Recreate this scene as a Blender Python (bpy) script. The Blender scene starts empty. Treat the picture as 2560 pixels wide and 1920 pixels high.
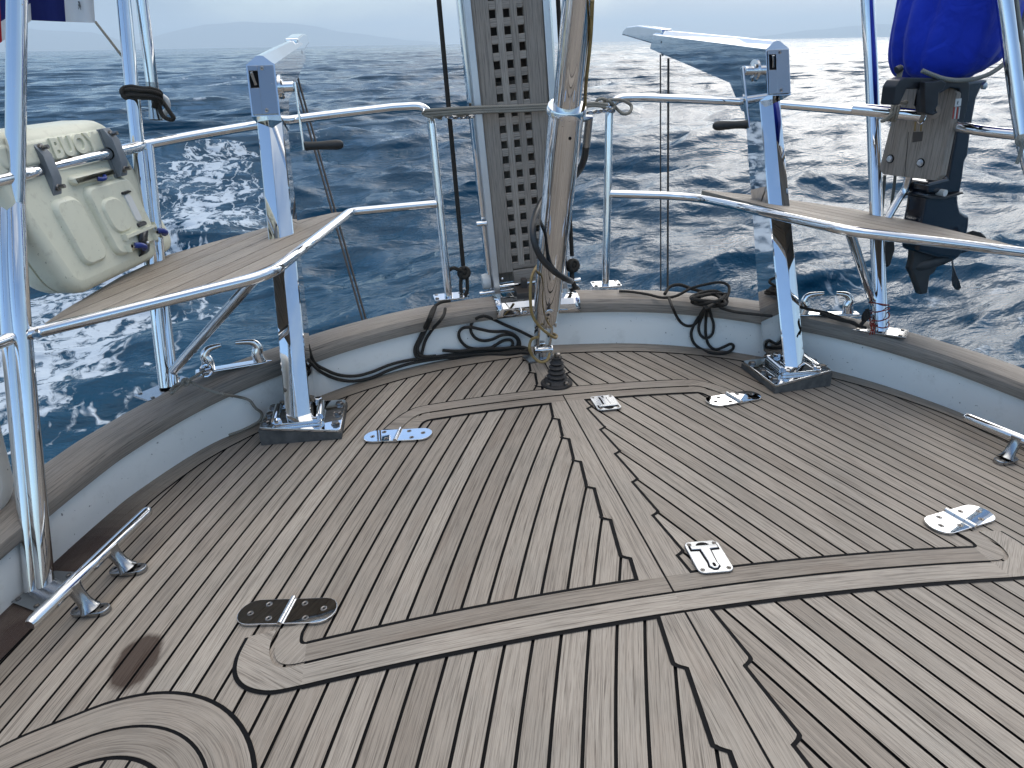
import bpy, bmesh, math, random
import numpy as np
from mathutils import Vector, Matrix
random.seed(7); rng = np.random.default_rng(11)
PI = math.pi
sc = bpy.context.scene
COL = sc.collection
V3 = Vector

# ------------------------------------------------------------------ camera (deck frame: +Y looks astern, Z up from the deck's crown)
FPX, PITCH, ROLL, YAW = 1800.13, 0.42639, -0.030249, 0.159794
CAM = V3((-0.46005, 0.0, 0.93))
KC = 0.0521066/0.62                       # camber of the deck: z = -KC x^2
fw = V3((math.sin(YAW)*math.cos(PITCH), math.cos(YAW)*math.cos(PITCH), -math.sin(PITCH)))
rt0 = V3((math.cos(YAW), -math.sin(YAW), 0)); up0 = rt0.cross(fw)
RT = rt0*math.cos(ROLL)+up0*math.sin(ROLL); UP = -rt0*math.sin(ROLL)+up0*math.cos(ROLL)
cam_d = bpy.data.cameras.new('camera'); cam = bpy.data.objects.new('camera', cam_d); COL.objects.link(cam)
cam_d.sensor_width = 36.0; cam_d.lens = FPX/2560*36; cam_d.clip_start = 0.02; cam_d.clip_end = 90000
m3 = Matrix((RT, UP, -fw)).transposed()
cam.matrix_world = Matrix.Translation(CAM) @ m3.to_4x4()
sc.camera = cam
# the hull's trim against the sea (level frame <- deck frame)
SEA_N = V3((0.0095, -0.0182, 0.9998)).normalized()
TRIM = SEA_N.rotation_difference(V3((0, 0, 1))).to_matrix().to_4x4()
SEA_Z = -1.2

# ------------------------------------------------------------------ light
SUN_EL, SUN_AZ = math.radians(25), math.radians(35)      # azimuth from +Y towards +X
sdir = V3((math.sin(SUN_AZ)*math.cos(SUN_EL), math.cos(SUN_AZ)*math.cos(SUN_EL), math.sin(SUN_EL)))
w = bpy.data.worlds.new('World'); sc.world = w; w.use_nodes = True
nt = w.node_tree; nt.nodes.clear()
def N(t, **k):
    n = nt.nodes.new(t)
    for a, b in k.items(): setattr(n, a, b)
    return n
def L(a, b): nt.links.new(a, b)
def mth(op, a, b=None, c=None, clamp=False):
    n = N('ShaderNodeMath', operation=op); n.use_clamp = clamp
    for i, x in enumerate((a, b, c)):
        if x is None: continue
        if isinstance(x, (int, float)): n.inputs[i].default_value = x
        else: L(x, n.inputs[i])
    return n.outputs[0]
out = N('ShaderNodeOutputWorld'); bg = N('ShaderNodeBackground'); L(bg.outputs[0], out.inputs[0])
sky = N('ShaderNodeTexSky', sky_type='NISHITA'); sky.sun_disc = False
sky.sun_elevation = SUN_EL; sky.sun_rotation = SUN_AZ; sky.altitude = 0; sky.air_density = 1.0; sky.dust_density = 0.6; sky.ozone_density = 3.0
tc = N('ShaderNodeTexCoord'); sep = N('ShaderNodeSeparateXYZ'); L(tc.outputs['Generated'], sep.inputs[0])
mp = N('ShaderNodeMapping'); mp.inputs['Scale'].default_value = (1, 1, 3.2); L(tc.outputs['Generated'], mp.inputs[0])
nz = N('ShaderNodeTexNoise'); nz.inputs['Scale'].default_value = 3.1; nz.inputs['Detail'].default_value = 9; nz.inputs['Roughness'].default_value = .56; nz.inputs['Distortion'].default_value = .35
L(mp.outputs[0], nz.inputs['Vector'])
dt = N('ShaderNodeVectorMath', operation='DOT_PRODUCT'); L(tc.outputs['Generated'], dt.inputs[0]); dt.inputs[1].default_value = tuple(sdir)
cosd = mth('MAXIMUM', dt.outputs['Value'], 0.0)
halo = mth('POWER', cosd, 8.0)
dh = N('ShaderNodeVectorMath', operation='DOT_PRODUCT'); L(tc.outputs['Generated'], dh.inputs[0]); dh.inputs[1].default_value = (math.sin(SUN_AZ), math.cos(SUN_AZ), 0)
back = mth('MAXIMUM', mth('MULTIPLY', dh.outputs['Value'], -1.0), 0.0)
zz = mth('MAXIMUM', sep.outputs['Z'], 0.0)
low = mth('SUBTRACT', 1.0, mth('MULTIPLY', zz, 2.2), clamp=True)
cov = mth('ADD', mth('MULTIPLY', mth('SUBTRACT', nz.outputs['Fac'], 0.5), 2.1), mth('SUBTRACT', mth('ADD', mth('ADD', mth('ADD', 0.12, mth('MULTIPLY', mth('POWER', zz, 2.0), 0.75)), mth('MULTIPLY', mth('MULTIPLY', low, mth('SUBTRACT', 1.0, back)), 0.62)), mth('MULTIPLY', halo, 0.55)), mth('MULTIPLY', back, 0.50)))
cov = mth('MINIMUM', mth('MAXIMUM', cov, 0.0), 0.95)
lum = mth('ADD', mth('ADD', mth('ADD', 1.58, mth('MULTIPLY', mth('POWER', zz, 3.0), 12.0)), mth('ADD', mth('MULTIPLY', halo, 3.6), mth('MULTIPLY', mth('POWER', cosd, 55.0), 20.0))), mth('MULTIPLY', mth('SUBTRACT', nz.outputs['Fac'], 0.5), 1.8))
cc = N('ShaderNodeVectorMath', operation='SCALE'); L(lum, cc.inputs['Scale'])
tint = N('ShaderNodeMix', data_type='RGBA'); L(mth('MAXIMUM', mth('MULTIPLY', mth('POWER', cosd, 3.0), 1.2, clamp=True), mth('MULTIPLY', mth('POWER', zz, 1.6), 1.6, clamp=True)), tint.inputs[0]); tint.inputs[6].default_value = (0.60, 0.91, 1.27, 1); tint.inputs[7].default_value = (1.0, 0.965, 0.92, 1); L(tint.outputs[2], cc.inputs[0])
mx = N('ShaderNodeMix', data_type='RGBA'); L(cov, mx.inputs[0]); L(sky.outputs[0], mx.inputs[6]); L(cc.outputs[0], mx.inputs[7])
L(mx.outputs[2], bg.inputs[0]); bg.inputs[1].default_value = 0.15
sun_d = bpy.data.lights.new('sun', 'SUN'); sun_d.energy = 0.5; sun_d.angle = math.radians(50); sun_d.color = (1.0, 0.95, 0.88)
sun = bpy.data.objects.new('sun', sun_d); COL.objects.link(sun)
sun.rotation_euler = sdir.to_track_quat('Z', 'Y').to_euler()
sc.view_settings.view_transform = 'Standard'; sc.view_settings.look = 'None'; sc.view_settings.gamma = 1; sc.view_settings.exposure = 0.80
sc.render.engine = 'CYCLES'; sc.cycles.use_denoising = True
sc.cycles.max_bounces = 8; sc.cycles.glossy_bounces = 5; sc.cycles.diffuse_bounces = 3; sc.cycles.transmission_bounces = 4; sc.cycles.volume_bounces = 0
sc.cycles.caustics_reflective = False; sc.cycles.caustics_refractive = False; sc.cycles.sample_clamp_indirect = 6

# ------------------------------------------------------------------ materials
class NB:
    def __init__(s, name):
        s.m = bpy.data.materials.new(name); s.m.use_nodes = True; s.t = s.m.node_tree
        s.p = s.t.nodes['Principled BSDF']
    def n(s, t, ins=None, **k):
        x = s.t.nodes.new(t)
        for a, b in k.items(): setattr(x, a, b)
        for a, b in (ins or {}).items(): s.set(x.inputs[a], b)
        return x
    def set(s, sock, v):
        if hasattr(v, 'node'): s.t.links.new(v, sock)
        else: sock.default_value = v
    def math(s, op, a, b=None, c=None, clamp=False):
        x = s.n('ShaderNodeMath', operation=op); x.use_clamp = clamp
        for i, v in enumerate((a, b, c)):
            if v is not None: s.set(x.inputs[i], v)
        return x.outputs[0]
    def coord(s, kind='Object', scale=(1, 1, 1)):
        c = s.n('ShaderNodeTexCoord').outputs[kind]
        return s.n('ShaderNodeMapping', {'Vector': c, 'Scale': scale}).outputs[0]
    def uv(s, name, scale=(1, 1, 1)):
        c = s.n('ShaderNodeUVMap', uv_map=name).outputs[0]
        return s.n('ShaderNodeMapping', {'Vector': c, 'Scale': scale}).outputs[0]
    def noise(s, vec, scale, detail=4, rough=.55, dist=0, out='Fac'):
        x = s.n('ShaderNodeTexNoise', {'Vector': vec, 'Scale': scale, 'Detail': detail, 'Roughness': rough, 'Distortion': dist})
        return x.outputs[out]
    def ramp(s, f, stops):
        r = s.n('ShaderNodeValToRGB', {'Fac': f}); e = r.color_ramp.elements
        while len(e) < len(stops): e.new(.5)
        for q, (p, c) in zip(e, stops): q.position = p; q.color = (*c, 1) if len(c) == 3 else c
        return r.outputs[0]
    def rng(s, f, a, b, c, d):
        return s.n('ShaderNodeMapRange', {'Value': f, 'From Min': a, 'From Max': b, 'To Min': c, 'To Max': d}).outputs[0]
    def mix(s, f, a, b, blend='MIX'):
        x = s.n('ShaderNodeMix', data_type='RGBA', blend_type=blend)
        for i, v in ((0, f), (6, a), (7, b)):
            if isinstance(v, tuple) and len(v) == 3: v = (*v, 1)
            s.set(x.inputs[i], v)
        return x.outputs[2]
    def bump(s, h, strength, dist):
        b = s.n('ShaderNodeBump', {'Height': h, 'Strength': strength, 'Distance': dist})
        s.set(s.p.inputs['Normal'], b.outputs[0]); return b
    def P(s, **k):
        for a, v in k.items():
            a = {'base': 'Base Color', 'rough': 'Roughness', 'metal': 'Metallic', 'spec': 'Specular IOR Level', 'ior': 'IOR'}.get(a, a)
            if isinstance(v, tuple) and len(v) == 3: v = (*v, 1)
            s.set(s.p.inputs[a], v)
        return s
M = {}
def steel(name, c, r, amt):
    b = NB(name); co = b.coord()
    f = b.noise(co, 7, 6, .65); g = b.noise(co, 60, 3, .6)
    spots = b.math('GREATER_THAN', b.noise(co, 150, 2, .5), .77)
    b.P(base=b.mix(spots, b.mix(f, c, tuple(x*.86 for x in c)), (.33, .27, .20)), metal=1.0,
        rough=b.math('ADD', b.math('ADD', b.rng(f, .35, .75, r, r+amt), b.rng(g, .45, .7, 0, amt*.5)), b.math('MULTIPLY', spots, .3)))
    b.bump(b.noise(co, 5, 2, .5), .03, .01)
    M[name] = b.m
steel('steel', (.76, .77, .78), .012, .035)
steel('satin_steel', (.38, .39, .40), .16, .07)
steel('alloy', (.62, .64, .66), .30, .2)

def teak(name, a, b_, dark, uv=True):
    b = NB(name)
    fine = b.noise(b.uv('grain', (13, 620, 1)), 1, 3, .65, .3)
    fine2 = b.noise(b.uv('grain', (3.5, 230, 1)), 1, 4, .62, .5)
    blot = b.noise(b.uv('grain', (2.5, 9, 1)), 1, 5, .6)
    tone = b.n('ShaderNodeAttribute', attribute_name='tone').outputs['Fac']
    wet = b.n('ShaderNodeAttribute', attribute_name='wet').outputs['Fac']
    col = b.mix(b.math('ADD', b.math('MULTIPLY', tone, .75), b.math('MULTIPLY', b.math('SUBTRACT', blot, .3), .75)), a, b_)
    col = b.mix(b.math('MULTIPLY', b.rng(b.noise(b.coord(scale=(1, 1, 1)), 5, 5, .6), .45, .75, 0, 1), .40), col, (.245, .232, .200))
    lines = b.math('ADD', b.math('MULTIPLY', b.rng(fine, .48, .66, 0, 1), .55), b.math('MULTIPLY', b.rng(fine2, .50, .70, 0, 1), .55))
    col = b.mix(lines, col, dark)
    # wet patch soaked into the boards, with its own soft outline
    pos = b.n('ShaderNodeTexCoord').outputs['Object']
    q = b.n('ShaderNodeMapping', {'Vector': pos, 'Location': (1.010, -1.130, 0)}, vector_type='POINT').outputs[0]
    q = b.n('ShaderNodeMapping', {'Vector': q, 'Rotation': (0, 0, math.radians(36)), 'Scale': (21.5, 13.5, 0)}).outputs[0]
    ln = b.n('ShaderNodeVectorMath', {0: q}, operation='LENGTH').outputs['Value']
    ln = b.math('ADD', ln, b.math('MULTIPLY', b.math('SUBTRACT', b.noise(pos, 26, 4, .6), .5), .40))
    patch = b.math('MULTIPLY', b.rng(ln, .84, 1.04, 1, 0), .86)
    wetn = b.math('MULTIPLY', wet, b.rng(b.noise(pos, 9, 4, .6), .2, .45, .75, 1), clamp=True)
    wt = b.math('MAXIMUM', patch, wetn); stain = b.math('MULTIPLY', b.rng(b.noise(b.uv('grain', (3, 14, 1)), 1, 4, .6), .58, .74, 0, 1), .30); col = b.mix(stain, col, (.16, .105, .070))
    col = b.mix(wt, col, b.mix(.93, col, (.026, .009, .005)))
    b.P(base=col, rough=b.math('SUBTRACT', b.rng(blot, .3, .7, .52, .68), b.math('MULTIPLY', wetn, .2)), spec=b.math('SUBTRACT', .3, b.math('MULTIPLY', patch, .22)))
    b.bump(b.math('ADD', fine, fine2), .5, .0018)
    M[name] = b.m
teak('teak', (.232, .190, .149), (.470, .408, .338), (.085, .066, .050))
teak('teak_rail', (.265, .226, .188), (.430, .375, .318), (.070, .057, .046))

def plain(name, c, rough, c2=None, scale=6, spec=.5, metal=0, bump=0, bscale=60, coat=0):
    b = NB(name); co = b.coord()
    f = b.noise(co, scale, 5, .6)
    b.P(base=b.mix(b.rng(f, .35, .7, 0, 1), c, c2 or tuple(x*.8 for x in c)), rough=b.rng(f, .3, .7, rough*.85, min(1, rough*1.2)), spec=spec, metal=metal)
    if coat: b.P(**{'Coat Weight': coat, 'Coat Roughness': .1})
    if bump: b.bump(b.noise(co, bscale, 4, .6), bump, .003)
    M[name] = b.m
plain('caulk', (.0045, .0045, .005), .7, (.008, .008, .009), 30, spec=.12)
plain('black_plastic', (.010, .012, .016), .35, (.018, .02, .026), 9, bump=.05)
plain('motor_paint', (.008, .011, .018), .22, (.014, .018, .027), 7, coat=.5)
plain('motor_grey', (.022, .024, .026), .5, (.04, .042, .044), 18)
plain('rubber', (.014, .012, .011), .6, (.026, .022, .02), 20, bump=.1)
plain('grip', (.013, .014, .014), .55, (.025, .026, .026), 40, bump=.05)
plain('grey_clamp', (.20, .225, .25), .5, (.16, .185, .21), 30, bump=.08, bscale=200)
plain('stone_wedge', (.10, .098, .092), .75, (.055, .054, .052), 26, bump=.3, bscale=160)
plain('white_plastic', (.72, .73, .72), .4, (.62, .63, .6), 12)
plain('blue_plastic', (.010, .035, .22), .4)
plain('bolt_dark', (.26, .25, .24), .3, (.16, .14, .12), 40, metal=1)
plain('red_line', (.32, .035, .022), .7)
plain('bronze_line', (.34, .235, .085), .55, (.22, .15, .06), 40)
plain('hose', (.018, .019, .02), .4, (.03, .03, .03), 30)
plain('print_ink', (.03, .03, .035), .6)
plain('red_print', (.45, .06, .05), .6)
plain('gunmetal', (.045, .04, .036), .55, (.075, .06, .05), 30)

b = NB('gelcoat'); co = b.coord()
f = b.noise(co, 3, 6, .62); sp = b.math('GREATER_THAN', b.noise(co, 95, 2, .5), .735)
dirt = b.rng(b.noise(co, 11, 6, .7), .56, .76, 0, .35)
col = b.mix(f, (.90, .89, .84), (.83, .82, .77)); col = b.mix(dirt, col, (.46, .43, .36)); col = b.mix(b.math('MULTIPLY', sp, .7), col, (.12, .10, .08))
b.P(base=col, rough=b.rng(f, .3, .7, .28, .45), spec=.45); b.bump(b.noise(co, 18, 3, .5), .05, .004); M['gelcoat'] = b.m

b = NB('cream_plastic'); co = b.coord()
f = b.noise(co, 5, 6, .6); sp = b.math('GREATER_THAN', b.noise(co, 120, 2, .5), .74)
col = b.mix(b.rng(f, .3, .75, 0, 1), (.76, .75, .60), (.66, .66, .53))
col = b.mix(b.rng(b.noise(co, 38, 5, .7), .55, .8, 0, .5), col, (.38, .34, .25)); col = b.mix(b.math('MULTIPLY', sp, .6), col, (.15, .13, .1))
b.P(base=col, rough=.42, spec=.4); b.bump(b.noise(co, 220, 2, .5), .06, .002); M['cream_plastic'] = b.m

b = NB('blue_canvas'); co = b.coord()
f = b.noise(co, 9, 5, .6); wv = b.noise(co, 700, 2, .5)
b.P(base=b.mix(f, (.005, .022, .36), (.008, .042, .52)), rough=.75, spec=.25, **{'Sheen Weight': .15})
b.bump(b.math('ADD', b.math('MULTIPLY', b.noise(co, 14, 3, .5, .6), 2.2), b.math('MULTIPLY', wv, .05)), .3, .02); M['blue_canvas'] = b.m

b = NB('flag_cloth'); co = b.coord('UV')
sx = b.n('ShaderNodeSeparateXYZ', {0: co}); u = sx.outputs[0]; v = sx.outputs[1]
red = b.math('MULTIPLY', b.math('LESS_THAN', u, .415), b.math('LESS_THAN', v, .33)); wh = b.math('MULTIPLY', b.math('LESS_THAN', u, .60), b.math('LESS_THAN', v, .13))
hd = b.math('GREATER_THAN', u, .815)
col = b.mix(wh, (.012, .018, .105), (.62, .6, .58)); col = b.mix(red, col, (.40, .012, .02)); col = b.mix(hd, col, (.62, .62, .62))
b.P(base=col, rough=.8, spec=.2); b.bump(b.noise(b.coord(), 300, 2, .5), .1, .002); M['flag_cloth'] = b.m

def rope(name, c, c2, k=1.0):
    b = NB(name)
    u = b.uv('grain', (1, 1, 1)); s_ = b.n('ShaderNodeSeparateXYZ', {0: u})
    d1 = b.math('SINE', b.math('MULTIPLY', b.math('ADD', s_.outputs[0], s_.outputs[1]), 900*k)); d2 = b.math('SINE', b.math('MULTIPLY', b.math('SUBTRACT', s_.outputs[0], s_.outputs[1]), 900*k))
    h = b.math('MAXIMUM', d1, d2); f = b.noise(b.coord(), 30, 4, .6)
    col = b.mix(f, c, c2); col = b.mix(b.rng(h, 0, 1, .45, 0), col, tuple(x*.35 for x in c2))
    b.P(base=col, rough=.85, spec=.2); b.bump(h, .5, .0012); M[name] = b.m
rope('black_rope', (.030, .028, .026), (.062, .056, .048))
rope('beige_rope', (.40, .37, .31), (.28, .255, .21))
rope('grey_rope', (.30, .31, .29), (.20, .21, .19))
plain('wire', (.34, .34, .34), .3, (.2, .19, .18), 60, metal=1)

# ------------------------------------------------------------------ mesh builder
class MB:
    def __init__(s): s.wn = False; s.v = []; s.f = []; s.m = []; s.uv = []; s.tone = []; s.wet = []; s.sm = []
    def face(s, idx, mat=0, uv=None, tone=.5, wet=0.0, smooth=True):
        s.f.append(tuple(idx)); s.m.append(mat); s.uv.append(uv or [(0, 0)]*len(idx)); s.tone.append(tone); s.wet.append(wet); s.sm.append(smooth)
    def poly(s, pts, mat=0, uv=None, tone=.5, wet=0.0, smooth=False):
        i = len(s.v); s.v += [tuple(p) for p in pts]; s.face(range(i, i+len(pts)), mat, uv, tone, wet, smooth)
    def add_bm(s, bm, Mx=None, mat=0, uvf=None, tone=.5):
        i = len(s.v); bm.verts.ensure_lookup_table(); bm.verts.index_update()
        for v in bm.verts: s.v.append(tuple(Mx @ v.co if Mx is not None else v.co))
        for f in bm.faces:
            uv = [uvf(l.vert.co) for l in f.loops] if uvf else None
            s.face([i+l.vert.index for l in f.loops], mat, uv, tone)
        bm.free()
    # rounded box; Mx places it; grain runs along local axis g
    def box(s, Mx, size, bev=.003, seg=2, mat=0, g=0, tone=.5):
        bm = bmesh.new(); bmesh.ops.create_cube(bm, size=1.0)
        for v in bm.verts: v.co = V3((v.co.x*size[0], v.co.y*size[1], v.co.z*size[2]))
        if bev > 0: bmesh.ops.bevel(bm, geom=bm.edges[:], offset=min(bev, min(size)*.45), segments=seg, profile=.5, affect='EDGES')
        s.wn = True; o = random.random()*50; a, b_ = [(1, 2), (0, 2), (0, 1)][g]
        s.add_bm(bm, Mx, mat, lambda c: (c[g]+o, c[a]+c[b_]+o), tone); return s
    def prism(s, pts, Mx, depth, bev=0.0, seg=2, mat=0, g=0, tone=.5):
        bm = bmesh.new(); lo = [bm.verts.new((p[0], p[1], -depth/2)) for p in pts]; hi = [bm.verts.new((p[0], p[1], depth/2)) for p in pts]
        n = len(pts); bm.faces.new(hi); bm.faces.new(lo[::-1])
        for i in range(n): bm.faces.new((lo[i], lo[(i+1) % n], hi[(i+1) % n], hi[i]))
        bmesh.ops.recalc_face_normals(bm, faces=bm.faces[:])
        if bev > 0: bmesh.ops.bevel(bm, geom=[e for e in bm.edges if e.calc_face_angle(0) > .5], offset=bev, segments=seg, profile=.5, affect='EDGES')
        s.wn = True; o = random.random()*50
        s.add_bm(bm, Mx, mat, (lambda c: (c[g]+o, c[1-g]+c.z+o)), tone); return s
    def tube(s, pts, r, seg=14, mat=0, closed=False, caps=True, flat=1.0):
        pts = [V3(p) for p in pts]; n = len(pts)
        rr = list(r) if hasattr(r, '__len__') else [r]*n
        tg = []
        for i in range(n):
            a = pts[(i-1) % n] if (closed or i > 0) else pts[i]; b_ = pts[(i+1) % n] if (closed or i < n-1) else pts[i]
            t = (b_-a); tg.append(t.normalized() if t.length > 1e-9 else V3((0, 0, 1)))
        ref = V3((0, 0, 1)) if abs(tg[0].z) < .9 else V3((1, 0, 0))
        nn = (ref - tg[0]*ref.dot(tg[0])).normalized(); base = len(s.v); ln = 0; lens = []
        for i in range(n):
            if i:
                ln += (pts[i]-pts[i-1]).length
                nn = nn - tg[i]*nn.dot(tg[i]); nn = nn.normalized() if nn.length > 1e-6 else tg[i].orthogonal().normalized()
            lens.append(ln); bb = tg[i].cross(nn)
            for k in range(seg):
                a = 2*PI*k/seg; s.v.append(tuple(pts[i]+(nn*math.cos(a)+bb*math.sin(a)*flat)*rr[i]))
        o = random.random()*20
        for i in range(n if closed else n-1):
            j = (i+1) % n; l1 = lens[i]; l2 = lens[j] if j else ln+.01
            for k in range(seg):
                k2 = (k+1) % seg; w0 = 2*PI*k/seg*rr[i]; w1 = 2*PI*(k+1)/seg*rr[i]
                s.face((base+i*seg+k, base+i*seg+k2, base+j*seg+k2, base+j*seg+k), mat, [(l1+o, w0), (l1+o, w1), (l2+o, w1), (l2+o, w0)])
        if caps and not closed:
            s.face([base+k for k in range(seg)][::-1], mat, smooth=False); s.face([base+(n-1)*seg+k for k in range(seg)], mat, smooth=False)
        return s
    def lathe(s, prof, Mx, seg=20, mat=0):
        b0 = len(s.v); n = len(prof)
        for r, z in prof:
            for k in range(seg):
                a = 2*PI*k/seg; s.v.append(tuple(Mx @ V3((r*math.cos(a), r*math.sin(a), z))))
        for i in range(n-1):
            for k in range(seg):
                k2 = (k+1) % seg; s.face((b0+i*seg+k, b0+i*seg+k2, b0+(i+1)*seg+k2, b0+(i+1)*seg+k), mat)
        if prof[0][0] > 1e-5: s.face([b0+k for k in range(seg)][::-1], mat, smooth=False)
        if prof[-1][0] > 1e-5: s.face([b0+(n-1)*seg+k for k in range(seg)], mat, smooth=False)
        return s
    def ball(s, c, r, mat=0, sc_=(1, 1, 1)):
        bm = bmesh.new(); bmesh.ops.create_uvsphere(bm, u_segments=14, v_segments=9, radius=1)
        s.add_bm(bm, Matrix.Translation(c) @ Matrix.Diagonal((r*sc_[0], r*sc_[1], r*sc_[2], 1)), mat); return s
    def grid(s, P, mat=0, uv=None, tone=.5, wet=None, closed_u=False):
        nu = len(P); nv = len(P[0]); b0 = len(s.v)
        for row in P: s.v += [tuple(p) for p in row]
        for i in range(nu if closed_u else nu-1):
            j = (i+1) % nu
            for k in range(nv-1):
                u_ = [uv(i, k), uv(i+1, k), uv(i+1, k+1), uv(i, k+1)] if uv else None
                s.face((b0+i*nv+k, b0+j*nv+k, b0+j*nv+k+1, b0+i*nv+k+1), mat, u_, tone, wet(i, k) if wet else 0.0)
        return s

LOC = {}
def build(name, mb, mats, parent=None, angle=38, label=None):
    """one mesh object; its points are given in the deck frame"""
    me = bpy.data.meshes.new(name); base = LOC.get(parent.name, V3((0, 0, 0))) if parent else V3((0, 0, 0))
    me.from_pydata([(v[0]-base.x, v[1]-base.y, v[2]-base.z) for v in mb.v], [], mb.f)
    for mm in (mats if isinstance(mats, (list, tuple)) else [mats]): me.materials.append(M[mm])
    me.polygons.foreach_set('material_index', mb.m); me.polygons.foreach_set('use_smooth', mb.sm)
    ul = me.uv_layers.new(name='grain'); ul.data.foreach_set('uv', [c for f in mb.uv for p in f for c in p])
    for nm, dat in (('tone', mb.tone), ('wet', mb.wet)):
        at = me.attributes.new(nm, 'FLOAT', 'FACE'); at.data.foreach_set('value', [float(x) for x in dat])
    me.update(); me.validate()
    bm = bmesh.new(); bm.from_mesh(me); bmesh.ops.recalc_face_normals(bm, faces=bm.faces[:]); bm.to_mesh(me); bm.free()
    me.set_sharp_from_angle(angle=math.radians(angle))
    o = bpy.data.objects.new(name, me); COL.objects.link(o)
    if mb.wn: wm = o.modifiers.new('normals', 'WEIGHTED_NORMAL'); wm.keep_sharp = True; wm.weight = 90
    if parent: o.parent = parent; LOC[o.name] = base
    if label: o['label'] = label
    return o
def thing(name, label, cat, loc=(0, 0, 0), group=None):
    o = bpy.data.objects.new(name, None); COL.objects.link(o); o.location = loc; o.empty_display_size = .05
    LOC[o.name] = V3(loc); o['label'] = label; o['category'] = cat
    if group: o['group'] = group
    return o
def tag(o, label, cat, group=None):
    o['label'] = label; o['category'] = cat
    if group: o['group'] = group
    return o
def frame(origin, x=None, z=None, y=None):
    """4x4 with the given local axes (two of x, y, z)"""
    if x is not None and z is not None: z = V3(z).normalized(); y = z.cross(V3(x)).normalized(); x = y.cross(z)
    elif y is not None and z is not None: z = V3(z).normalized(); x = V3(y).cross(z).normalized(); y = z.cross(x)
    elif z is not None: z = V3(z).normalized(); x = z.orthogonal().normalized(); y = z.cross(x)
    else: x = V3(x).normalized(); y = (V3(y) - x*V3(y).dot(x)).normalized(); z = x.cross(y)
    m = Matrix((x, y, z)).transposed().to_4x4(); m.translation = V3(origin); return m
def smooth(pts, n=8, closed=False):
    pts = [V3(p) for p in pts]; N_ = len(pts); o = []
    for i in range(N_ if closed else N_-1):
        g = (lambda k: pts[k % N_]) if closed else (lambda k: pts[max(0, min(N_-1, k))])
        a, b_, c, d = g(i-1), g(i), g(i+1), g(i+2)
        for k in range(n):
            t = k/n; o.append(.5*((2*b_)+(c-a)*t+(2*a-5*b_+4*c-d)*t*t+(3*b_-a-3*c+d)*t**3))
    if not closed: o.append(pts[-1])
    return o
def fillet(pts, rad, n=7):
    """straight runs with bent corners"""
    pts = [V3(p) for p in pts]; o = [pts[0]]; rr = rad if hasattr(rad, '__len__') else [rad]*len(pts)
    for i in range(1, len(pts)-1):
        a, p, c = pts[i-1], pts[i], pts[i+1]; r = min(rr[i], (a-p).length*.45, (c-p).length*.45)
        if r <= 0: o.append(p); continue
        s_ = p+(a-p).normalized()*r; e = p+(c-p).normalized()*r
        for k in range(n+1):
            t = k/n; o.append(s_*(1-t)**2+p*2*t*(1-t)+e*t*t)
    o.append(pts[-1]); return o

# photogrammetry: where the sight line of a pixel (2560x1920 photograph) meets a known surface of the boat
def ray(u, v): return fw + RT*((u-1280)/FPX) - UP*((v-960)/FPX)
def at_plane(u, v, p0, n): d = ray(u, v); return CAM + d*((V3(p0)-CAM).dot(V3(n))/d.dot(V3(n)))
def at_y(u, v, y): return at_plane(u, v, (0, y, 0), (0, 1, 0))
def at_x(u, v, x): return at_plane(u, v, (x, 0, 0), (1, 0, 0))
def at_z(u, v, z): return at_plane(u, v, (0, 0, z), (0, 0, 1))
def on_deck(u, v, dz=0.0):
    p = at_z(u, v, dz)
    for _ in range(30): p = at_z(u, v, dz-KC*p.x*p.x)
    return p
def dk(x, y, dz=0.0): return V3((x, y, dz-KC*x*x))
def dknorm(x): return V3((2*KC*x, 0, 1)).normalized()

# ------------------------------------------------------------------ deck outline
YE = [-3.2, -1, 0, .6, 1.05, 1.3, 1.5, 1.58, 1.74, 1.83, 1.965, 2.07, 2.155, 2.22, 2.28, 2.315]
XE = [2.0, 1.90, 1.80, 1.67, 1.525, 1.435, 1.36, 1.333, 1.26, 1.205, 1.085, .94, .76, .60, .36, 0.0]
half = smooth([(x, y, 0) for x, y in zip(XE, YE)], 6)[:-1]
OUTL = [V3((-p.x, p.y, 0)) for p in half] + [V3((0, 2.315, 0))] + [p for p in reversed(half)]      # left bow-side .. stern .. right
def xe(y): return float(np.interp(y, YE, XE))
def offs(line, d):
    o = []
    for i, p in enumerate(line):
        t = (line[min(i+1, len(line)-1)]-line[max(i-1, 0)]).normalized(); nrm = V3((t.y, -t.x, 0))   # inboard
        o.append(p+nrm*d)
    return o

# ------------------------------------------------------------------ deck planking
PITCHW, GAP = .0485, .0060
FAM = {-1: (V3((6.75, -1.4, 0)), -.0049), 1: (V3((-15.75, -4.5, 0)), .0031)}
def clip(poly, a, b_, c):              # keep a x + b y <= c ; returns inside, outside
    ins, outs = [], []
    n = len(poly)
    for i in range(n):
        p, q = poly[i], poly[(i+1) % n]; dp = a*p[0]+b_*p[1]-c; dq = a*q[0]+b_*q[1]-c
        (ins if dp <= 0 else outs).append(p)
        if (dp < 0 < dq) or (dq < 0 < dp):
            t = dp/(dp-dq); x = (p[0]+(q[0]-p[0])*t, p[1]+(q[1]-p[1])*t); ins.append(x); outs.append(x)
    return ins, outs
def split_convex(poly, hull):          # hull ccw
    outside = []; cur = poly
    for i in range(len(hull)):
        p, q = hull[i], hull[(i+1) % len(hull)]; a, b_ = q[1]-p[1], -(q[0]-p[0]); c = a*p[0]+b_*p[1]
        cur, o = clip(cur, a, b_, c)
        if len(o) > 2: outside.append(o)
        if len(cur) < 3: return None, outside
    return cur, outside
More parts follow.
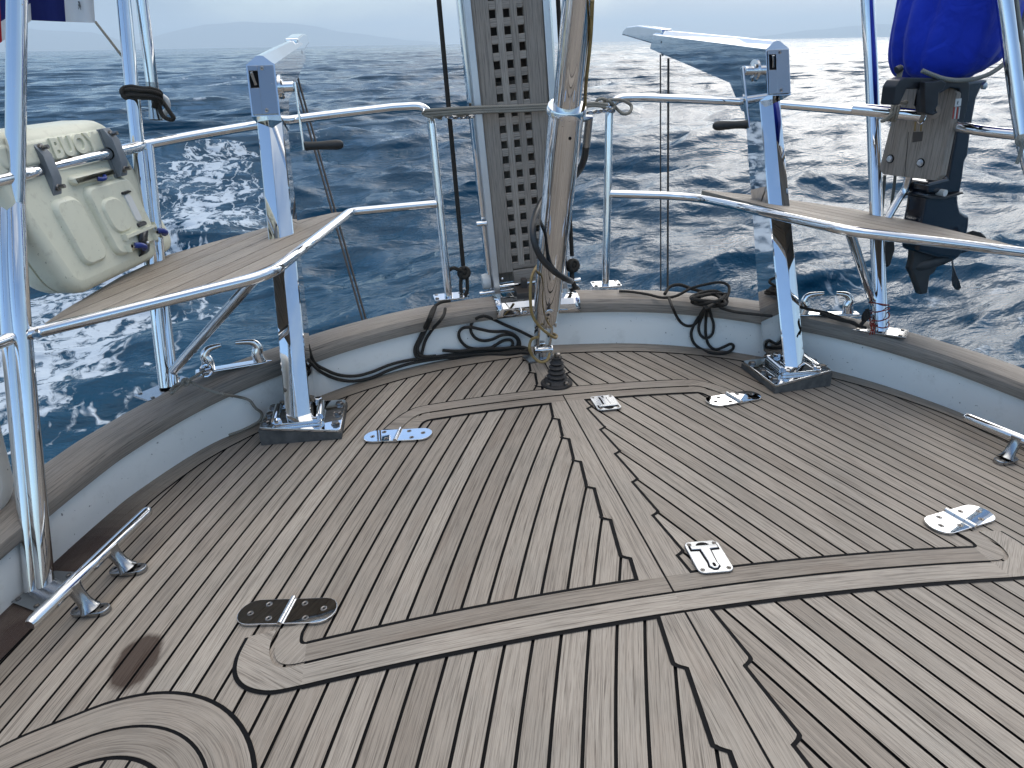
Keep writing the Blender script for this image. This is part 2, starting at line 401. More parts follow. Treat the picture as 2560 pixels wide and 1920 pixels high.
LIDL = [(-.002, 1.011), (-.002, 1.902), (-.415, 1.902), (-.447, 1.887), (-.470, 1.855), (-.488, 1.815), (-.736, 1.125), (-.748, 1.08), (-.744, 1.045), (-.725, 1.020), (-.69, 1.011)]
LIDL = LIDL[::1]
def ccw(h): return h if sum(h[i][0]*h[(i+1) % len(h)][1]-h[(i+1) % len(h)][0]*h[i][1] for i in range(len(h))) > 0 else h[::-1]
LIDS = {-1: ccw(LIDL), 1: ccw([(-x, y) for x, y in LIDL])}
deckM = MB(); lidM = {-1: MB(), 1: MB()}
rows = np.linspace(-3.2, 2.33, 80)
deckM.grid([[dk(x, y, -.004) for x in np.linspace(-max(xe(y), .3)-.06, max(xe(y), .3)+.06, 49)] for y in rows], mat=1)
SEAMX = {}
for sd in (-1, 1):
    C0, ph = FAM[sd]
    dists = [(V3((x, y, 0))-C0).length for x, y in ((0, -3), (0, 2.4), (sd*2.05, -3), (sd*1.2, 2.1), (sd*2.0, 0), (sd*1.6, 1))]
    n0, n1 = int(min(dists)/PITCHW)-6, int(max(dists)/PITCHW)+10
    SEAMX[sd] = []
    for n in range(n0, n1):
        Ra, Rb = n*PITCHW+ph+GAP/2, (n+1)*PITCHW+ph-GAP/2
        for R in (n*PITCHW+ph,):       # where this seam meets the king plank
            dx = sd*.062-C0.x
            if R > abs(dx): SEAMX[sd].append(C0.y+math.sqrt(R*R-dx*dx))
        tone = min(1, max(0, rng.normal(.5, .22))); ou, ov = rng.random()*40, rng.random()*40
        s_ = -1 if sd < 0 else 1       # direction of the radius in x
        ys = np.arange(-3.2, 2.42, .055); butt = rng.random()*1.8-2.6
        for i in range(len(ys)-1):
            q = []
            ok = True
            for R, y in ((Ra, ys[i]), (Rb, ys[i]), (Rb, ys[i+1]), (Ra, ys[i+1])):
                d = R*R-(y-C0.y)**2
                if d <= 0: ok = False; break
                q.append((C0.x+s_*math.sqrt(d), y))
            if not ok: continue
            mxx = sum(p[0] for p in q)/4; my = sum(p[1] for p in q)/4
            if my > 2.34 or abs(mxx) > xe(my)+.07: continue
            q, _ = clip(q, -sd, 0, -.03)
            if len(q) < 3: continue
            def put(mb, poly):
                uv = [((p[1]-C0.y)*1.02+ou, math.hypot(p[0]-C0.x, p[1]-C0.y)-Ra+ov) for p in poly]
                mb.poly([dk(p[0], p[1]) for p in poly], 0, uv, tone)
            ins, outs = split_convex(q, LIDS[sd])
            if ins: put(lidM[sd], ins)
            for o in outs: put(deckM, o)
    SEAMX[sd].sort()
# overlays -----------------------------------------------------------------
def fine(P, n=6): return [(p.x, p.y) for p in smooth([V3((a, b_, 0)) for a, b_ in P], n)]
def strip(mb, A, B, lev, mat=0, grain='u', tone=.5, wet=None, sub=1):
    o = random.random()*40; ln = 0; ls = [0]
    for i in range(1, len(A)): ln += math.hypot(A[i][0]-A[i-1][0], A[i][1]-A[i-1][1]); ls.append(ln)
    for i in range(len(A)-1):
        for k in range(sub):
            f0, f1 = k/sub, (k+1)/sub
            q = [(A[i][0]+(B[i][0]-A[i][0])*f0, A[i][1]+(B[i][1]-A[i][1])*f0), (A[i+1][0]+(B[i+1][0]-A[i+1][0])*f0, A[i+1][1]+(B[i+1][1]-A[i+1][1])*f0),
                 (A[i+1][0]+(B[i+1][0]-A[i+1][0])*f1, A[i+1][1]+(B[i+1][1]-A[i+1][1])*f1), (A[i][0]+(B[i][0]-A[i][0])*f1, A[i][1]+(B[i][1]-A[i][1])*f1)]
            if grain == 'u':
                w_ = math.hypot(A[i][0]-B[i][0], A[i][1]-B[i][1]); uv = [(ls[i]+o, w_*f0+o), (ls[i+1]+o, w_*f0+o), (ls[i+1]+o, w_*f1+o), (ls[i]+o, w_*f1+o)]
            else:
                c, s_ = math.cos(grain), math.sin(grain); uv = [(p[0]*c+p[1]*s_+o, -p[0]*s_+p[1]*c+o) for p in q]
            mb.poly([dk(p[0], p[1], lev) for p in q], mat, uv, tone, wet(i) if wet else 0.0)
def king(mb, sd, y0, y1, pieces=1):
    ys = np.arange(y0, y1+1e-6, .0025); nibs = SEAMX[sd]
    def xk(y):
        nx = [q for q in nibs if q >= y]; nx = nx[0] if nx else y+.14
        t = min(1, (nx-y)/.145)        # 0 just forward of a nib, growing to the next one
        d = nx-y; return .0435 + .0175*(d-.014)/.131 if d > .014 else .061-.0175*(d/.014)**1.6
    xs = [xk(y) for y in ys]
    ck = [max(xs[max(0, i-1):i+2])+.0078 for i in range(len(xs))]
    strip(mb, [(sd*.0, y) for y in ys], [(sd*c, y) for c, y in zip(ck, ys)], .0010, 1)
    strip(mb, [(sd*.0022, y) for y in ys], [(sd*x, y) for x, y in zip(xs, ys)], .0022, 0, tone=.62, grain=PI/2)
for sd in (-1, 1):
    king(deckM, sd, -3.2, .955); king(deckM, sd, 1.956, 2.25); king(lidM[sd], sd, 1.013, 1.900)
    mx_ = lambda pts: [(-sd*x, y) for x, y in pts]        # lists below are for the left side
    xs = np.linspace(0.002, .685, 28)
    near = lambda y: mx_([(-x, y) for x in xs]); xf = np.linspace(0.002, .40, 18); far = lambda y: mx_([(-x, y) for x in xf])
    # margin boards of the lid, near and far, with mitred corner blocks
    lm = lidM[sd]
    strip(lm, near(1.011), near(1.0645), .0012, 1); strip(lm, near(1.0135), near(1.0560), .0024, 0, tone=.18)
    strip(lm, far(1.902), far(1.8515), .0012, 1); strip(lm, far(1.899), far(1.8605), .0024, 0, tone=.30)
    G = [(-.685, 1.0135), (-.712, 1.0155), (-.732, 1.028), (-.7415, 1.05), (-.7435, 1.08), (-.738, 1.113)]
    I = [(-.685, 1.0565), (-.692, 1.0585), (-.697, 1.063), (-.699, 1.072), (-.698, 1.09), (-.690, 1.113)]
    I2 = [(-.685, 1.063), (-.689, 1.0645), (-.6915, 1.068), (-.693, 1.074), (-.692, 1.09), (-.684, 1.113)]
    strip(lm, fine(mx_(G)), fine(mx_(I2)), .0012, 1, sub=3); strip(lm, fine(mx_(G)), fine(mx_(I)), .0024, 0, grain=-sd*.9, tone=.55, sub=4)
    G = [(-.40, 1.899), (-.418, 1.897), (-.440, 1.884), (-.463, 1.855), (-.482, 1.822)]
    I = [(-.40, 1.8605), (-.413, 1.858), (-.424, 1.850), (-.431, 1.838), (-.440, 1.815)]
    I2 = [(-.40, 1.853), (-.410, 1.851), (-.418, 1.845), (-.425, 1.835), (-.434, 1.813)]
    strip(lm, fine(mx_(G)), fine(mx_(I2)), .0012, 1, sub=3); strip(lm, fine(mx_(G)), fine(mx_(I)), .0024, 0, grain=.4*sd, tone=.45, sub=3)
frM = MB()
for sd in (-1, 1):
    mx_ = lambda pts: [(-sd*x, y) for x, y in pts]
    xs = np.linspace(0, .685, 28); near = lambda y: mx_([(-x, y) for x in xs]); xf = np.linspace(0, .40, 18); far = lambda y: mx_([(-x, y) for x in xf])
    strip(frM, near(.9515), near(1.011), .0014, 1); strip(frM, near(.9605), near(1.0070), .0027, 0, tone=.85)
    strip(frM, far(1.902), far(1.9595), .0014, 1); strip(frM, far(1.906), far(1.9525), .0027, 0, tone=.4)
    G = [(-.685, 1.0075), (-.716, 1.0095), (-.739, 1.024), (-.7505, 1.05), (-.753, 1.08), (-.745, 1.113)]
    O = [(-.685, .9605), (-.738, .965), (-.780, .988), (-.803, 1.022), (-.808, 1.065), (-.797, 1.113)]
    O2 = [(-.685, .9535), (-.740, .957), (-.785, .982), (-.811, 1.020), (-.816, 1.065), (-.805, 1.113)]
    strip(frM, fine(mx_(G)), fine(mx_(O2)), .0014, 1, sub=3); strip(frM, fine(mx_(G)), fine(mx_(O)), .0027, 0, grain=sd*.75, tone=.78, sub=4)
    G = [(-.40, 1.906), (-.424, 1.904), (-.447, 1.890), (-.470, 1.860), (-.489, 1.826)]
    O = [(-.40, 1.9525), (-.436, 1.948), (-.470, 1.927), (-.503, 1.890), (-.532, 1.846)]
    O2 = [(-.40, 1.9575), (-.439, 1.953), (-.475, 1.931), (-.508, 1.893), (-.538, 1.848)]
    strip(frM, fine(mx_(G)), fine(mx_(O2)), .0014, 1, sub=3); strip(frM, fine(mx_(G)), fine(mx_(O)), .0027, 0, grain=.4*sd, tone=.5, sub=3)
# covering board along the bulwark, soaked on the port quarter
inn = offs(OUTL, .0); a1 = []; a2 = []
for i, p in enumerate(OUTL):
    wid = .075 + (.055*max(0, min(1, (1.95-p.y)/.5)) if p.x < 0 else 0)
    t = (OUTL[min(i+1, len(OUTL)-1)]-OUTL[max(i-1, 0)]).normalized(); nr = V3((t.y, -t.x, 0))
    a1.append(p-nr*.03); a2.append(p+nr*wid)
wetf = lambda i: max(0.0, min(1.0, (1.86-OUTL[i].y)/.22)) if OUTL[i].x < 0 else 0.0
a3 = [p+(p-q).normalized()*.004 for p, q in zip(a2, a1)]
strip(deckM, [tuple(p)[:2] for p in a1], [tuple(p)[:2] for p in a3], .0010, 1, sub=2)
strip(deckM, [tuple(p)[:2] for p in a1], [tuple(p)[:2] for p in a2], .0024, 0, tone=.30, sub=2, wet=wetf)
deck = build('deck', deckM, ['teak', 'caulk']); deck['kind'] = 'structure'; deck['label'] = 'weathered teak planked deck with black caulked seams'

# ------------------------------------------------------------------ deck hatch (two hinged leaves)
hatch = thing('deck_hatch', 'large two leaf teak deck hatch with steel hinges and flush latches', 'hatch', (0, 1.45, 0))
for sd in (-1, 1): build('hatch_lid', lidM[sd], ['teak', 'caulk'], hatch)
build('hatch_frame', frM, ['teak', 'caulk'], hatch)
def capsule(l, wd, n=9):
    r = wd/2; h = l/2-r; o = []
    for k in range(n+1): a = -PI/2+PI*k/n; o.append((h+r*math.cos(a), r*math.sin(a)))
    for k in range(n+1): a = PI/2+PI*k/n; o.append((-h+r*math.cos(a), r*math.sin(a)))
    return o
def rrect(l, wd, r, n=5):
    o = []
    for cx, cy, a0 in ((l/2-r, wd/2-r, 0), (-l/2+r, wd/2-r, PI/2), (-l/2+r, -wd/2+r, PI), (l/2-r, -wd/2+r, 1.5*PI)):
        for k in range(n+1): a = a0+PI/2*k/n; o.append((cx+r*math.cos(a), cy+r*math.sin(a)))
    return o
def screw(parent, Mx, r=.0052):
    s_ = MB().lathe([(r*1.25, -.001), (r*1.25, .0006), (r, .0009), (r*.75, .0003), (0, .0002)], Mx, 14)
    s_.lathe([(r*.34, .0002), (r*.34, .0008), (0, .0008)], Mx, 6, 1)
    build('screw', s_, ['bolt_dark', 'caulk'], parent)
def hinge(x, y, ang, l, wd, sd):
    nrm = dknorm(x); d = V3((math.cos(ang), math.sin(ang), 0)); Mx = frame(dk(x, y, .0048), x=d, z=nrm)
    hw = (l-.010)/2; cap_ = capsule(l, wd)
    plate = MB()
    for s2 in (-1, 1):
        half_ = [(p[0], p[1]) for p in cap_ if p[0]*s2 > 0]
        half_.sort(key=lambda p: math.atan2(p[1], (p[0])*s2))
        half_ = [(s2*.003, half_[0][1])] + half_ + [(s2*.003, half_[-1][1])]
        plate.prism(half_, Mx, .0048, .0012, 2)
    h = build('hinge', plate, 'steel', hatch)
    kn = MB(); kw = wd*1.06
    for i, (a, b_) in enumerate(((-.5, -.17), (-.16, .16), (.17, .5))):
        kn.tube([Mx @ V3((0, a*kw, .0035)), Mx @ V3((0, b_*kw, .0035))], .0052, 12)
    build('hinge_pin', kn, 'steel', h)
    for sx in (-1, 1):
        for px, py in ((.030, .019), (.046, -.020), (.075, .004)):
            screw(h, Mx @ Matrix.Translation((sx*px*l/.205, py*wd/.067*sx, .0024)))
g19 = math.radians(19.9)
hinge(-.730, 1.155, -.29, .205, .067, -1); hinge(.733, 1.156, .29, .205, .067, 1)
hinge(-.496, 1.790, -.27, .195, .063, -1); hinge(.498, 1.800, .27, .195, .063, 1)
def latch(x, y, ang, l, wd):
    Mx = frame(dk(x, y, .0053), x=V3((math.cos(ang), math.sin(ang), 0)), z=dknorm(x))
    p = MB().prism(rrect(wd, l, .014), Mx, .0048, .0016, 3)
    T = lambda o: [(-.029-o, .021-o), (-.029-o, .032+o), (.029+o, .032+o), (.029+o, .021-o), (.0105+o, .020-o), (.0085+o, -.022), (.0105+o, -.033-o*.4), (.004, -.041-o), (-.004, -.041-o), (-.0105-o, -.033-o*.4), (-.0085-o, -.022), (-.0105-o, .020-o)]
    o = build('latch', p, 'satin_steel', hatch)
    g = MB().prism([(a*wd/.075, b_*l/.1) for a, b_ in T(.0025)], Mx @ Matrix.Translation((0, 0, .0025)), .0010, 0)
    g.prism([(.014*math.cos(a), .034+.010*math.sin(a)) for a in np.linspace(0, PI, 9)], Mx @ Matrix.Translation((0, 0, .0026)), .0012, 0)
    build('latch_recess', g, 'caulk', o)
    hd = MB().prism([(a*wd/.075, b_*l/.1) for a, b_ in T(0)], Mx @ Matrix.Translation((0, 0, .0036)), .0045, .0016, 2)
    build('latch_handle', hd, 'satin_steel', o)
    build('latch_slot', MB().prism(capsule(.012, .006), Mx @ Matrix.Translation((0, -.031*l/.1, .0056)) @ Matrix.Rotation(PI/2, 4, 'Z'), .001), 'caulk', o)
    for sx in (-1, 1):
        for sy in (-1, 1): screw(o, Mx @ Matrix.Translation((sx*(wd/2-.010), sy*(l/2-.010), .0024)), .0038)
latch(.105, 1.093, -.06, .100, .073); latch(.107, 1.818, PI+.02, .094, .073)

# oval hatch at the lower left
rh = thing('foot_hatch', 'rounded teak hatch set in the deck at the lower left corner', 'hatch', (-1.06, .72, -KC*1.06**2))
def rr_pts(hs, r, rot, c, n=12):
    o = []
    for x, y in rrect(2*hs, 2*hs, r, n): o.append((c[0]+x*math.cos(rot)-y*math.sin(rot), c[1]+x*math.sin(rot)+y*math.cos(rot)))
    o.append(o[0]); return o
RC, RR = (-1.055, .705), math.radians(9)
Oo, Og, Og2, Oi = rr_pts(.322, .275, RR, RC, 20), rr_pts(.262, .218, RR, RC, 20), rr_pts(.256, .212, RR, RC, 20), rr_pts(.206, .166, RR, RC, 20)
Ox, Oi2 = rr_pts(.330, .283, RR, RC, 20), rr_pts(.199, .160, RR, RC, 20)
fr2 = MB(); strip(fr2, Og, Ox, .0012, 1, sub=2); strip(fr2, Og, Oo, .0026, 0, tone=.42, sub=3)
build('hatch_frame', fr2, ['teak', 'caulk'], rh)
ld2 = MB(); 
strip(ld2, [(RC[0]+(p[0]-RC[0])*.02, RC[1]+(p[1]-RC[1])*.02) for p in Oi], Og, .0016, 1, sub=6)
strip(ld2, Oi, Og2, .0030, 0, tone=.3, sub=3)
hull_ = ccw(Oi2[:-1])
for k in range(-6, 7):
    q = [(RC[0]+k*.047+.003-.8*.31, RC[1]-.8), (RC[0]+(k+1)*.047-.003-.8*.31, RC[1]-.8), (RC[0]+(k+1)*.047-.003+.8*.31, RC[1]+.8), (RC[0]+k*.047+.003+.8*.31, RC[1]+.8)]
    q, _ = split_convex(q, hull_)
    if q: ld2.poly([dk(p[0], p[1], .0030) for p in q], 0, [(p[1]+k, p[0]-p[1]*.31+k*.7) for p in q], random.random())
build('hatch_lid', ld2, ['teak', 'caulk'], rh)

# ------------------------------------------------------------------ bulwark: white wall, teak capping, hull side below
bw = thing('bulwark', 'white bulwark round the stern capped with a grey weathered teak rail', 'bulwark', (0, 2.32, 0))
WH = .126
def bulge(p): return .030*math.exp(-((p.x+.955)**2+(p.y-2.085)**2)/.0045) if p.x < 0 else 0
wl = MB(); prof = [(0, -.02), (0, .03), (.002, .07), (-.002, .10), (-.006, WH+.004)]
O5 = offs(OUTL, 0)
rowsP = []
for i, p in enumerate(O5):
    t = (O5[min(i+1, len(O5)-1)]-O5[max(i-1, 0)]).normalized(); nr = V3((t.y, -t.x, 0)); zb = -KC*p.x*p.x; bb = bulge(p)
    rowsP.append([p+nr*(d+bb*(1-max(0, h)/.14))+V3((0, 0, zb+h)) for d, h in prof])
wl.grid(rowsP); build('inner_wall', wl, 'gelcoat', bw)
capP = [(.014, WH-.002), (.018, WH+.010), (.016, WH+.030), (.006, WH+.043), (-.02, WH+.049), (-.075, WH+.049), (-.105, WH+.042), (-.116, WH+.028), (-.116, WH+.010), (-.108, WH-.002), (.014, WH-.002)]
cp = MB(); rowsP = []; ls = []; ln = 0
for i, p in enumerate(OUTL):
    t = (OUTL[min(i+1, len(OUTL)-1)]-OUTL[max(i-1, 0)]).normalized(); nr = V3((t.y, -t.x, 0)); zb = -KC*p.x*p.x
    if i: ln += (p-OUTL[i-1]).length
    ls.append(ln); rowsP.append([p+nr*d+V3((0, 0, zb+h)) for d, h in capP])
cum = [0]
for k in range(1, len(capP)): cum.append(cum[-1]+math.hypot(capP[k][0]-capP[k-1][0], capP[k][1]-capP[k-1][1]))
cp.grid(rowsP, uv=lambda i, k: (ls[min(i, len(ls)-1)], cum[k]+7), tone=.4)
build('cap_rail', cp, 'teak_rail', bw, 30)
hl = MB(); hprof = [(-.10, WH), (-.095, 0), (-.06, -.35), (.02, -.75), (.16, -1.2), (.4, -1.7)]
rowsP = []
for i, p in enumerate(OUTL):
    t = (OUTL[min(i+1, len(OUTL)-1)]-OUTL[max(i-1, 0)]).normalized(); nr = V3((t.y, -t.x, 0)); zb = -KC*p.x*p.x
    rowsP.append([p+nr*d+V3((0, 0, zb+h)) for d, h in hprof])
hl.grid(rowsP); build('hull_side', hl, 'gelcoat', bw)
def cap_pt(x, y_hint=None, sd=1, out=.05, dz=.175):
    """point on top of the cap rail at signed x"""
    best = min(OUTL, key=lambda p: abs(p.x-x)+(0 if y_hint is None else abs(p.y-y_hint)*.5) + (5 if p.y < .5 else 0))
    i = OUTL.index(best); t = (OUTL[i+1]-OUTL[i-1]).normalized(); nr = V3((t.y, -t.x, 0)); p = best-nr*out
    return V3((p.x, p.y, -KC*best.x**2+dz)), V3((t.x, t.y, 0)), nr

# surfaces of the bulwark seen at a pixel
def on_wall(u, v, off=0.0):
    d = ray(u, v); best = None
    for i in range(len(OUTL)-1):
        a, b_ = OUTL[i], OUTL[i+1]
        if a.y < .6 or b_.y < .6: continue
        t_ = (b_-a).normalized(); nr = V3((t_.y, -t_.x, 0)); den = d.dot(nr)
        if abs(den) < 1e-6: continue
        a2_ = a+nr*off
        k = (a2_-CAM).dot(nr)/den; p = CAM+d*k; s_ = (p-a2_).dot(t_)
        if k > 0 and -.004 <= s_ <= (b_-a).length+.004:
            if best is None or k > best[0]: best = (k, p, a.x)
    return (best[1], best[1].z+KC*best[2]**2) if best else (at_z(u, v, 0), 9)
def rope_pt(u, v, r, lift=0.0):
    p, h = on_wall(u, v, r+lift+.006)
    if h < -.0: q = on_deck(u, v, r+.003); return q
    if h > WH+.01:
        q = at_z(u, v, .176+r); q = at_z(u, v, .176+r+lift-KC*min(1.2, abs(q.x))**2); return q
    return p
def rope(name, label, cat, uvs, r, mat, group=None, n=8, seg=10):
    pts = [rope_pt(*p[:2], r, p[2] if len(p) > 2 else 0) if not isinstance(p, V3) else p for p in uvs]
    o = build(name, MB().tube(smooth(pts, n), r, seg), mat); return tag(o, label, cat, group)
def bolt(parent, p, nrm, r=.008, h=.006, name='bolt', mat='bolt_dark'):
    Mx = frame(p, z=nrm); m_ = MB().lathe([(r*1.35, 0), (r*1.35, .0015)], Mx, 16)
    m_.lathe([(r*1.15, .0015), (r*1.15, h*.8), (r*.9, h), (0, h)], Mx, 6); return build(name, m_, mat, parent, 30)

# ------------------------------------------------------------------ tubular stern rails
def lerp(a, b_, t): return a+(b_-a)*t
TR = .0137
P1m = {}; RAILL = []
def px_of(p): d = V3(p)-CAM; z = d.dot(fw); return 1280+FPX*d.dot(RT)/z, 960-FPX*d.dot(UP)/z
def stern_rail(sd, label):
    R = thing('stern_rail', label, 'railing', (sd*.9, 2.35, .1), 'polished tubular stern rails')
    S = lambda x, y, z: V3((sd*x, y, z))
    tr = fillet([S(.284, 2.425, .168), S(.300, 2.488, .795), S(.42, 2.492, .7925)], [0, .105, 0], 10)
    tr += smooth([S(.42, 2.492, .7925), S(.72, 2.445, .772), S(.97, 2.375, .748), S(1.125, 2.285, .731)], 8)[1:]
    build('top_rail', MB().tube(tr, TR, 18), 'steel', R)
    if sd < 0:
        rr = [S(1.128, 2.283, .730), at_y(125, 418, 1.93), at_y(20, 446, 1.785), V3((-1.52, 1.2, .69))]
        RAILL.extend(smooth(rr, 24)); build('side_rail', MB().tube(smooth(rr, 8), TR*1.08, 18), 'steel', R)
    else:
        rr = [S(1.128, 2.283, .730), at_y(2360, 310, 2.02), at_y(2556, 338, 1.80), V3((1.52, 1.2, .69))]
        build('side_rail', MB().tube(smooth(rr, 8), TR*1.08, 18), 'steel', R)
    # middle rail that swings out round the corner seat
    if sd < 0: mr = [at_y(1090, 510, 2.456), at_y(875, 530, 2.415), at_y(672, 688, 1.735), at_y(62, 838, 1.66)]
    else: mr = [at_y(1524, 485, 2.456), at_y(1732, 491, 2.415), at_y(2121, 578, 1.735), S(1.28, 1.66, .399)]
    P1m[sd] = mr
    build('middle_rail', MB().tube(fillet(mr, [0, .03 if sd < 0 else .16, .07, 0], 8), TR, 18), 'steel', R)
    if sd < 0: build('forward_rail', MB().tube([at_y(38, 842, 1.655), V3((-1.50, 1.1, .43))], TR, 16), 'steel', R)
    # stanchions beside the gantry legs
    if sd < 0: build('stanchion', MB().tube([at_z(436, 966, .07), at_y(414, 781, 2.16), at_y(371, 362, 2.285)], .0135, 16), 'steel', R)
    else: build('stanchion', MB().tube([at_z(2211, 828, .07), at_y(2197, 543, 2.16), at_y(2190, 290, 2.27)], .0135, 16), 'steel', R)
    if sd < 0: build('stanchion', MB().tube([on_deck(82, 1478), at_y(23, 834, 1.655), at_y(4, 455, 1.80)], .017, 16), 'steel', R)
    br = [S(1.128, 2.083, .12), S(.79, 1.80, .462)]
    build('brace', MB().tube(br, .0135, 16), 'steel', R)
    g0 = S(.284, 2.425, .172)
    pl = MB().prism(rrect(.105, .062, .010), frame(g0+V3((0, -.004, .002)), x=(1, -.06*sd, 0), z=(0, -.05, 1)), .006, .0015)
    b0 = build('base_plate', pl, 'steel', R)
    for a in (-1, 1):
        for c in (-1, 1): bolt(b0, g0+V3((a*.042, -.004+c*.02, .005)), (0, 0, 1), .005, .003)
    return R
railL = stern_rail(-1, 'polished steel stern rail carrying the corner seat on the left quarter')
railR = stern_rail(1, 'polished steel stern rail carrying the corner seat on the right quarter')

GL = 'tall gantry legs'
def leg(label, pts, r, plate=None):
    R = thing('gantry_leg', label, 'post', pts[0], GL)
    build('pole', MB().tube(smooth(pts, 6), r, 22), 'steel', R)
    if plate:
        pb = MB(); c = sum((V3(p) for p in plate), V3((0, 0, 0)))/len(plate); e1 = (V3(plate[1])-V3(plate[0])); e2 = (V3(plate[-1])-V3(plate[0])); nz_ = e1.cross(e2).normalized()
        if nz_.z < 0: nz_ = -nz_
        Mx = frame(c, x=e1, z=nz_); inv = Mx.inverted()
        pb.prism([tuple((inv @ V3(p))[:2]) for p in plate], Mx, .006, .0012)
        q = build('base_plate', pb, 'satin_steel', R)
        for p in plate: bolt(q, lerp(V3(p), c, .22)+nz_*.003, nz_, .0045, .003)
    return R
def ext(a, b_, t): return a+(b_-a)*t
a0, a1_, a2_ = on_deck(113, 1466), at_y(38, 510, 1.785), at_y(42, 0, 1.906)
a15 = at_y(55, 834, 1.66)
leg('thick steel gantry leg standing on the deck beside the left cleat', [a0, a15, lerp(a15, a1_, .93), a1_, lerp(a1_, a2_, .12), a2_, ext(a1_, a2_, 1.9)], .0200,
    [on_deck(29, 1507, .006), on_deck(88, 1530, .006), on_deck(190, 1432, .006), on_deck(133, 1428, .006)])
b0_, b1_, b2_ = at_z(414, 968, .07), at_y(346, 375, 2.27), at_y(309, 0, 2.372)
cpt, ct, cn = cap_pt(-1.10, 2.0, out=.05)
def cap_plate(c, ln, wd, dz=.174):
    q, t_, n_ = cap_pt(c.x, c.y, out=.05); c = V3((c.x, c.y, q.z+.002)); return [c+t_*a*ln/2+n_*b_*wd/2 for a, b_ in ((-1, -1), (1, -1), (1, 1), (-1, 1))]
leg('steel gantry leg on the cap rail behind the cream buoy case', [b0_, b1_, b2_, ext(b1_, b2_, 1.9)], .0185, cap_plate(b0_, .16, .075))
c0_, c1_, c2_ = at_z(2199, 832, .07), at_y(2183, 290, 2.27), at_y(2169, 0, 2.372)
leg('steel gantry leg on the cap rail bound with red line at its foot', [c0_, c1_, c2_, ext(c1_, c2_, 1.9)], .0205, cap_plate(c0_, .16, .075))
d1_, d2_ = at_y(2556, 331, 1.793), at_y(2511, 0, 1.906)
leg('steel gantry leg in front of the blue motor cover at the right edge', [V3((1.305, 1.455, -.14)), V3((1.268, 1.66, .46)), d1_, d2_, ext(d1_, d2_, 1.9)], .0200,
    [dk(1.26, 1.43, .006), dk(1.33, 1.40, .006), dk(1.36, 1.5, .006), dk(1.29, 1.53, .006)])

# ------------------------------------------------------------------ corner seats
ZS = .492
def seat(sd, label):
    mr = P1m[-1]; spn = (mr[1]-mr[2]).cross(mr[3]-mr[2]).normalized(); spn = spn if spn.z > 0 else -spn; sp0 = mr[2]+spn*.010
    SZ = lambda x, y: sp0.z-((-abs(x)-sp0.x)*spn.x+(y-sp0.y)*spn.y)/spn.z
    outer = [at_plane(u, v, sp0, spn) for u, v in ((838, 531), (740, 552), (662, 570), (526, 607), (420, 637), (300, 692), (160, 775), (86, 826))]
    inner = [lerp(mr[3], mr[2], .05), lerp(mr[3], mr[2], .5), lerp(mr[2], mr[3], .10), lerp(mr[2], mr[1], .10), lerp(mr[2], mr[1], .5), lerp(mr[1], mr[2], .04)]
    inner = [p+(V3((-.9, 2.1, 0))-V3((p.x, p.y, 0))).normalized()*.014 for p in inner]
    poly = [(-sd*p.x, p.y) for p in outer]+[(-sd*p.x, p.y) for p in inner]
    h = ccw([(p[0], p[1]) for p in poly]); mb = MB()
    # boards run parallel to the outer side of the quarter
    d = V3((sd*.62, -1, 0)).normalized(); nr = V3((d.y, -d.x, 0))
    val = [V3((p[0], p[1], 0)).dot(nr) for p in h]; lo, hi = min(val), max(val); W_ = .088; k = 0; x0 = lo
    while x0 < hi:
        x1 = min(hi, x0+W_); q, _ = clip(h, nr.x, nr.y, x1-.0022); 
        if len(q) > 2: q, _ = clip(q, -nr.x, -nr.y, -(x0+.0022))
        if len(q) > 2:
            bm = bmesh.new(); top = [bm.verts.new((p[0], p[1], SZ(*p))) for p in q]; bot = [bm.verts.new((p[0], p[1], SZ(*p)-.022)) for p in q]
            try:
                bm.faces.new(top); bm.faces.new(bot[::-1])
                for i in range(len(q)): bm.faces.new((top[i], bot[i], bot[(i+1) % len(q)], top[(i+1) % len(q)]))
            except ValueError: pass
            bmesh.ops.recalc_face_normals(bm, faces=bm.faces[:])
            o = random.random()*30
            mb.add_bm(bm, None, 0, lambda c: (V3(c).dot(d)+o, V3(c).dot(nr)+c.z+o), random.uniform(.3, .9)); mb.sm = [False]*len(mb.sm)
        x0 += W_
    R = thing('corner_seat', label, 'seat', (sd*.95, 2.1, ZS), 'teak corner seats on the stern rails')
    build('seat_board', mb, 'teak', R)
    rim = MB().tube(smooth([V3((-sd*p.x, p.y, p.z-.012)) for p in outer], 5), .009, 12)
    build('rim_tube', rim, 'steel', R)
    return R
seat(-1, 'weathered teak corner seat on the left rail below the cream buoy case')
seat(1, 'weathered teak corner seat on the right rail in front of the outboard motor')

